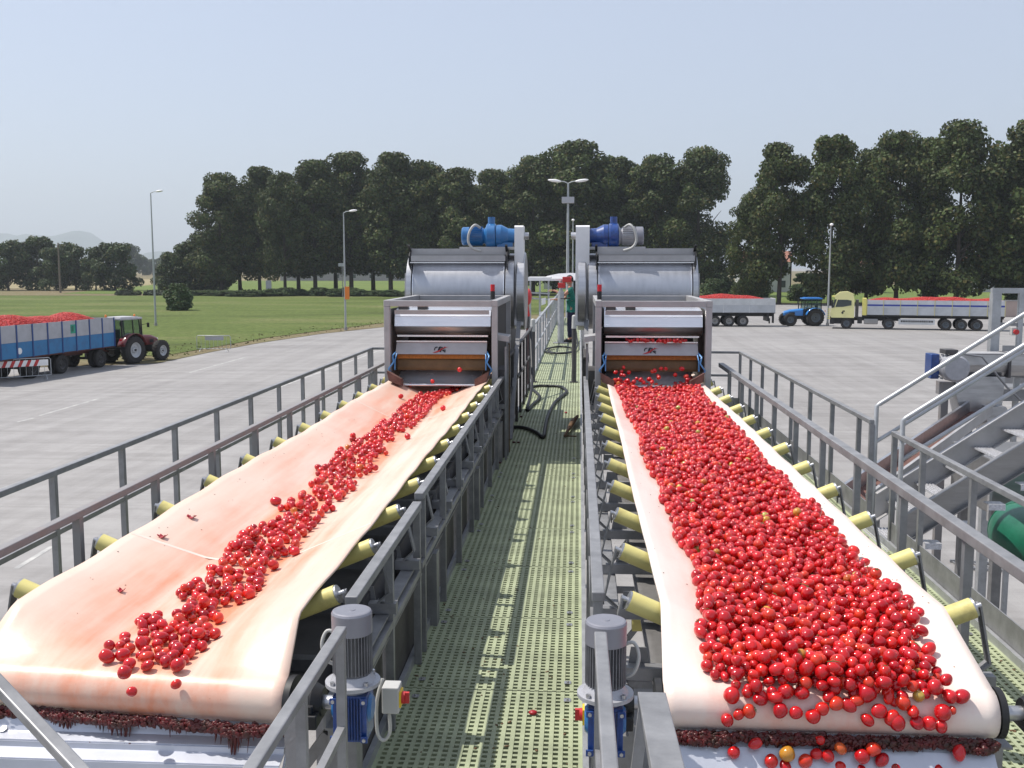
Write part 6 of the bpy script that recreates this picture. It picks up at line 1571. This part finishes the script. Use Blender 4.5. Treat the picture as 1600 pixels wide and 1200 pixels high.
def crown_clumps(rnd,H,W,z0,n,shape=1.0,lean=0):
    """clump centres for a crown from height z0 to H with greatest half width W"""
    out=[]
    ph=[rnd.uniform(0,6.28) for _ in range(4)]
    for k in range(n):
        t=rnd.random()**.85; z=z0+(H-z0)*t
        prof=(math.sin(math.pi*min(1,(t*.80+.16)))**.5)*(1-.10*t*shape)
        a=rnd.uniform(0,6.28); lob=1+.16*math.sin(3*a+ph[0]+t*5)+.10*math.sin(5*a+ph[1]-t*7)
        r=W*prof*lob*rnd.uniform(.35,.86)
        cr=W*rnd.uniform(.15,.36)*(1-.15*t)
        out.append((math.cos(a)*r+lean*t,math.sin(a)*r,min(z,H-cr*.7),cr))
    out.append((lean,0,H-W*.2,W*.2)); out.append((lean*.6,W*.15,H-W*.55,W*.3))
    return out
def trunk_mb(rnd,H,r,z0,W,forks=6,lean=0):
    b=MB(); pts=[(0,0,-.1),(0,0,.3),(rnd.uniform(-.1,.1),rnd.uniform(-.1,.1),z0),(lean*.4,.1,H*.45),(lean*.7,0,H*.72),(lean,0,H*.9)]
    b.tube(pts,[r*1.5,r*1.1,r*.85,r*.6,r*.35,r*.1],12)
    limbs=[]
    for k in range(forks):
        a=2*math.pi*k/forks+rnd.uniform(-.4,.4); z=z0*.85+(H*.5)*k/forks*rnd.uniform(.8,1.1); L_=W*rnd.uniform(.40,.58)
        p=Vector((lean*z/H,0,z)); q=p+Vector((math.cos(a)*L_*.5,math.sin(a)*L_*.5,L_*.45)); e=p+Vector((math.cos(a)*L_,math.sin(a)*L_,L_*1.1)); limbs.append(([p,q,e],[r*.42,r*.26,r*.07]))
    return b,limbs
TREE_KINDS={}
def make_kind(key,H,W,z0,ncl,nl,ls,seed,tone,r,forks=6,shape=1.0):
    rnd=random.Random(seed); cl=crown_clumps(rnd,H,W,z0,ncl,shape); me=leaves_mesh('crown',cl,nl,ls,seed,tone)
    tb,limbs=trunk_mb(rnd,H,r,z0,W,forks)
    TREE_KINDS[key]=(me,tb,limbs)
def mesh_of(mb,name,m):
    o=mb.build(name,m,base=False); me=o.data; bpy.data.objects.remove(o); return me
TG=(.064,.078,.023)
for k in range(7): make_kind(('tall',k),26,6.6+.5*(k%3),(4.9 if k<4 else 2.0),100,26000,.30,50+k,TG,.42,7,shape=.8+.1*(k%3))
for k in range(3): make_kind(('round',k),12,6.0,1.0,46,10000,.32,80+k,(.055,.072,.026),.28,6)
for k in range(3): make_kind(('bush',k),3.4,1.9,.05,110,11000,.13,90+k,(.070,.100,.038),.09,5)
for k in range(2): make_kind(('young',k),7.5,2.6,1.2,30,6000,.24,95+k,(.045,.066,.026),.14,5)
meshes={}
for key,(me,tb,limbs) in TREE_KINDS.items():
    lm=[]
    for pts,rr in limbs:
        b=MB(); b.tube(pts,rr,7); lm.append(mesh_of(b,'limb',M['bark']))
    meshes[key]=(me,mesh_of(tb,'trunk',M['bark']),lm)
def tree(name,key,label,x,y,sz,sxy,rz,group,cat='tree'):
    t=bpy.data.objects.new(name,None); SC.collection.objects.link(t); t.location=(x,y,0.03); t.rotation_euler=(0,0,rz); t.scale=(sxy,sxy,sz); t.empty_display_size=1
    tag(t,label,cat,group); me,tm,lm=meshes[key]
    o=bpy.data.objects.new('crown',me); SC.collection.objects.link(o); o.parent=t
    o=bpy.data.objects.new('trunk' if name!='bush' else 'stem',tm); SC.collection.objects.link(o); o.parent=t
    for l in lm: q=bpy.data.objects.new('limb',l); SC.collection.objects.link(q); q.parent=o
    return t
def tree_at(key,u,vt,D,H,label,name='tall_tree',group=None,wf=1.0,seed=0):
    x=(u-905)*D/FPX; y=D/math.cos(PITCH); ztop=HC+(418-vt)*D/1610
    s=ztop/(H*1.045); rnd=random.Random(int(u*7+vt+seed)); return tree(name,key,label,x,y,s,(.55*s+.45)*wf,rnd.uniform(0,6.28),group)
GL_='tall trees behind the meadow'; GRT='tall trees behind the lorries'
left=[(335,262,203,.95,'leftmost of the tall trees behind the meadow'),(397,253,206,.85,'tall tree with a narrow rounded top, second from the left end of the tall row'),(438,262,199,.8,'tall tree with a dip on either side, above the notice board'),(487,242,203,1.0,'tall broad tree, left of the highest pair in the left group'),(545,231,207,1.0,'left one of the two highest trees in the left group'),(608,232,203,1.0,'right one of the two highest trees in the left group'),(664,246,206,1.0,'tall tree rising straight over the left machine'),(716,256,200,.9,'tall tree seen above the blue drive of the left machine'),(769,260,207,.85,'tall tree in the dip right of the left drive'),(833,238,204,1.0,'tall tree left of the twin-headed lamp'),(900,216,203,1.2,'highest tree of the middle, right behind the twin-headed lamp'),(962,240,208,1.0,'tall tree above the blue and grey drive'),(1022,238,202,1.0,'tall tree behind the right part of the right machine'),(1088,227,200,1.05,'tall tree at the right end of the middle group, before the gap of sky')]
for i,(u,vt,D,wf,lab) in enumerate(left): tree_at(('tall',(i%4 if 1<=i<=8 else 4+i%3)),u,vt,D,26,lab,group=GL_,wf=wf)
# second rank fills the mass
for i,(u,vt) in enumerate(((365,290),(460,285),(520,262),(580,262),(640,272),(692,280),(745,285),(800,272),(866,262),(930,262),(992,262),(1055,262))):
    tree_at(('tall',(i*3+2)%4),u,vt,222,26,['tall tree of the back rank, behind gap %d'%0][0] if 0 else 'tall tree of the rear rank, half hidden, %s'%(['over the meadow bush','over the notice board','left of the second lamp','right of the second lamp','above the left machine frame','left of the left drive','right of the left drive','left of the white guard','by the lamp post','behind the right drive','above the right drum','right of the right drum'][i]),group='trees of the rear rank',wf=1.1)
right=[(1165,300,158,.72,'shorter leaning tree at the left edge of the right group'),(1213,221,156,.95,'tall tree with a rounded top behind the blue tractor'),(1290,210,154,1.0,'tall tree directly behind the yellow lorry cab'),(1345,232,160,.85,'tall tree in the dip right of the one behind the cab'),(1390,203,155,1.0,'tall tree behind the middle of the long trailer'),(1432,215,162,.8,'tall tree squeezed left of the highest right tree'),(1480,189,152,1.1,'tall full tree behind the rear axles of the long trailer'),(1545,225,163,.8,'tall tree in the last dip before the right border'),(1588,184,150,1.15,'highest tree, cut by the right border'),(1650,195,152,1.0,'tall tree just outside the right border')]
for i,(u,vt,D,wf,lab) in enumerate(right): tree_at(('tall',(1 if i==1 else 4+(i*2+1)%3)),u,vt,D,26,lab,group=GRT,wf=wf*.86)
# small group at far left
small=[(-18,372,238,1.0,'round tree at the left border'),(32,366,240,1.0,'round tree with a pointed top, left of the wooden pole'),(62,385,236,.8,'low round tree directly behind the wooden pole'),(95,376,240,1.0,'round tree right of the wooden pole'),(128,384,237,.8,'low round tree, second from the right end of the small group'),(160,377,238,1.05,'round tree at the right end of the small far-left group')]
for i,(u,vt,D,wf,lab) in enumerate(small): tree_at(('round',i%3),u,vt,D,12,lab,name='round_tree',group='round trees at the far left',wf=wf)
for i,(u,vt,D,wf,lab) in enumerate(((258,392,205,.9,'low round tree at the left foot of the tall row'),(292,374,208,1.0,'round tree leaning on the tall row, second from its left foot'),(318,350,212,.9,'round tree half merged in the left end of the tall row'),(245,410,215,.7,'smallest round tree at the left foot of the tall row'))):
    tree_at(('round',(i+1)%3),u,vt,D,12,lab,name='round_tree',group='low trees at the left foot of the row',wf=wf)
for i,(u,vt,D,lab) in enumerate(((186,378,620,'hazy distant tree just right of the small group'),(206,400,700,'hazy distant pointed tree left of the tall street lamp'),(222,404,720,'hazy distant tree right behind the tall street lamp'),(252,392,560,'hazy distant round tree right of the tall street lamp'),(15,378,700,'hazy distant tree at the left border'),(238,402,760,'hazy distant tree between the lamp and the low trees'))):
    tree_at(('round',i%3),u,vt,D,12,lab,name='distant_tree',group='hazy trees far away at the left',wf=1.0)
# shrubs and undergrowth
p=P(267,487,HC); tree('bush',('bush',0),'single leafy bush standing alone in the meadow',p.x,p.y,1.0,1.05,1.0,None,'bush')
rnd=random.Random(8)
for i in range(15):
    u=300+i*24+rnd.uniform(-8,8); D=rnd.uniform(190,197); x=(u-905)*D/FPX
    tree('bush',('bush',i%3),'low dark shrub in the undergrowth '+('left of the pale notice board' if u<400 else 'between the notice board and the second lamp' if u<530 else 'right of the second lamp' if u<595 else 'behind the left machine'),x,D,rnd.uniform(.28,.5),rnd.uniform(1.1,1.6),rnd.uniform(0,6),'shrubs below the tall left row','bush')
for i,(u,vb,vt,lab) in enumerate(((1112,466,436,'garden shrub right of the right machine, above the white trailer'),(1136,462,440,'low garden shrub above the white trailer load'),(1160,470,440,'garden shrub left of the big trunk behind the blue tractor'),(1242,470,444,'garden shrub above the blue tractor roof'),(1262,470,446,'garden shrub left of the lamp by the yellow cab'),(1185,465,442,'garden shrub under the leaning tree'),(1565,476,455,'garden shrub seen through the platform frame'))):
    p=P(u,vb,HC); D=p.y; tree('bush',('bush',i%3),lab,p.x,p.y,((vb-vt)*D/1610)/3.4,((vb-vt)*D/1610)/3.4*1.3,i,'garden shrubs behind the lorries','bush')
for i,(u,vt,D,lab) in enumerate(((1125,425,185,'small garden tree beside the right machine'),(1172,405,190,'small dark garden tree left of the big trunk'),(1250,425,180,'small garden tree left of the lamp by the yellow cab'),(1440,440,170,'small tree above the middle of the long trailer'))):
    tree_at(('young',i%2),u,vt,D,7.5,lab,name='small_tree',group='small garden trees behind the lorries',wf=1.3)
# mown grass has an uneven edge of longer tufts
rs=np.random.RandomState(5); pts=[]
E=[Vector((a[0],a[1],0)) for a in inner[1:8]]
b=MB()
rn=random.Random(6)
for i in range(len(E)-1):
    L_=(E[i+1]-E[i]).length
    for k in range(int(L_*7)):
        p=E[i].lerp(E[i+1],rn.random())+Vector((rn.uniform(-3.2,1.2),rn.uniform(-1.2,2.5),0)); h=rn.uniform(.04,.14); a=rn.uniform(0,3.14); dx=Vector((math.cos(a),math.sin(a),0))*rn.uniform(.04,.13)
        b.add([p-dx,p+dx,p+dx*.3+Vector((rn.uniform(-.05,.05),0,h)),p-dx*.5+Vector((rn.uniform(-.05,.05),0,h*.8))],[(0,1,2,3)],rn.choice((0,1,1)))
o=b.build('grass_tufts',[M['grass'],M['verge']],base=False); tag(o,'ragged grass tufts along the edge of the meadow','grass',kind='stuff')
# undergrowth mass along the foot of the tall row
cl=[(rnd.uniform(-92,-38),rnd.uniform(196,201),rnd.uniform(.1,.5),rnd.uniform(.5,.9)) for _ in range(120)]
me=leaves_mesh('undergrowth',cl,16000,.22,77,(.030,.038,.018)); o=bpy.data.objects.new('undergrowth',me); SC.collection.objects.link(o); tag(o,'dark undergrowth along the foot of the tall trees','undergrowth',kind='stuff')
cl=[(rnd.uniform(-240,-30),rnd.uniform(760,800),rnd.uniform(2,6),rnd.uniform(4,7)) for _ in range(120)]
me=leaves_mesh('distant_woods',cl,12000,1.0,78,(.035,.05,.025)); o=bpy.data.objects.new('distant_woods',me); SC.collection.objects.link(o); tag(o,'low hazy woods on the far side of the fields','woods',kind='stuff')
# ================================================================ AIR
hz=bpy.data.materials.new('haze_air'); hz.use_nodes=True; n=hz.node_tree; n.nodes.clear()
vo=n.nodes.new('ShaderNodeVolumePrincipled'); vo.inputs['Color'].default_value=(.86,.94,.99,1); vo.inputs['Density'].default_value=.00024; vo.inputs['Anisotropy'].default_value=.25
ou=n.nodes.new('ShaderNodeOutputMaterial'); n.links.new(vo.outputs[0],ou.inputs['Volume'])
b=MB(); b.box(-7200,7200,-120,8000,-1.0,420.0); o=b.build('haze',hz,base=False); o['kind']='stuff'; o['label']='pale summer haze over the plain'
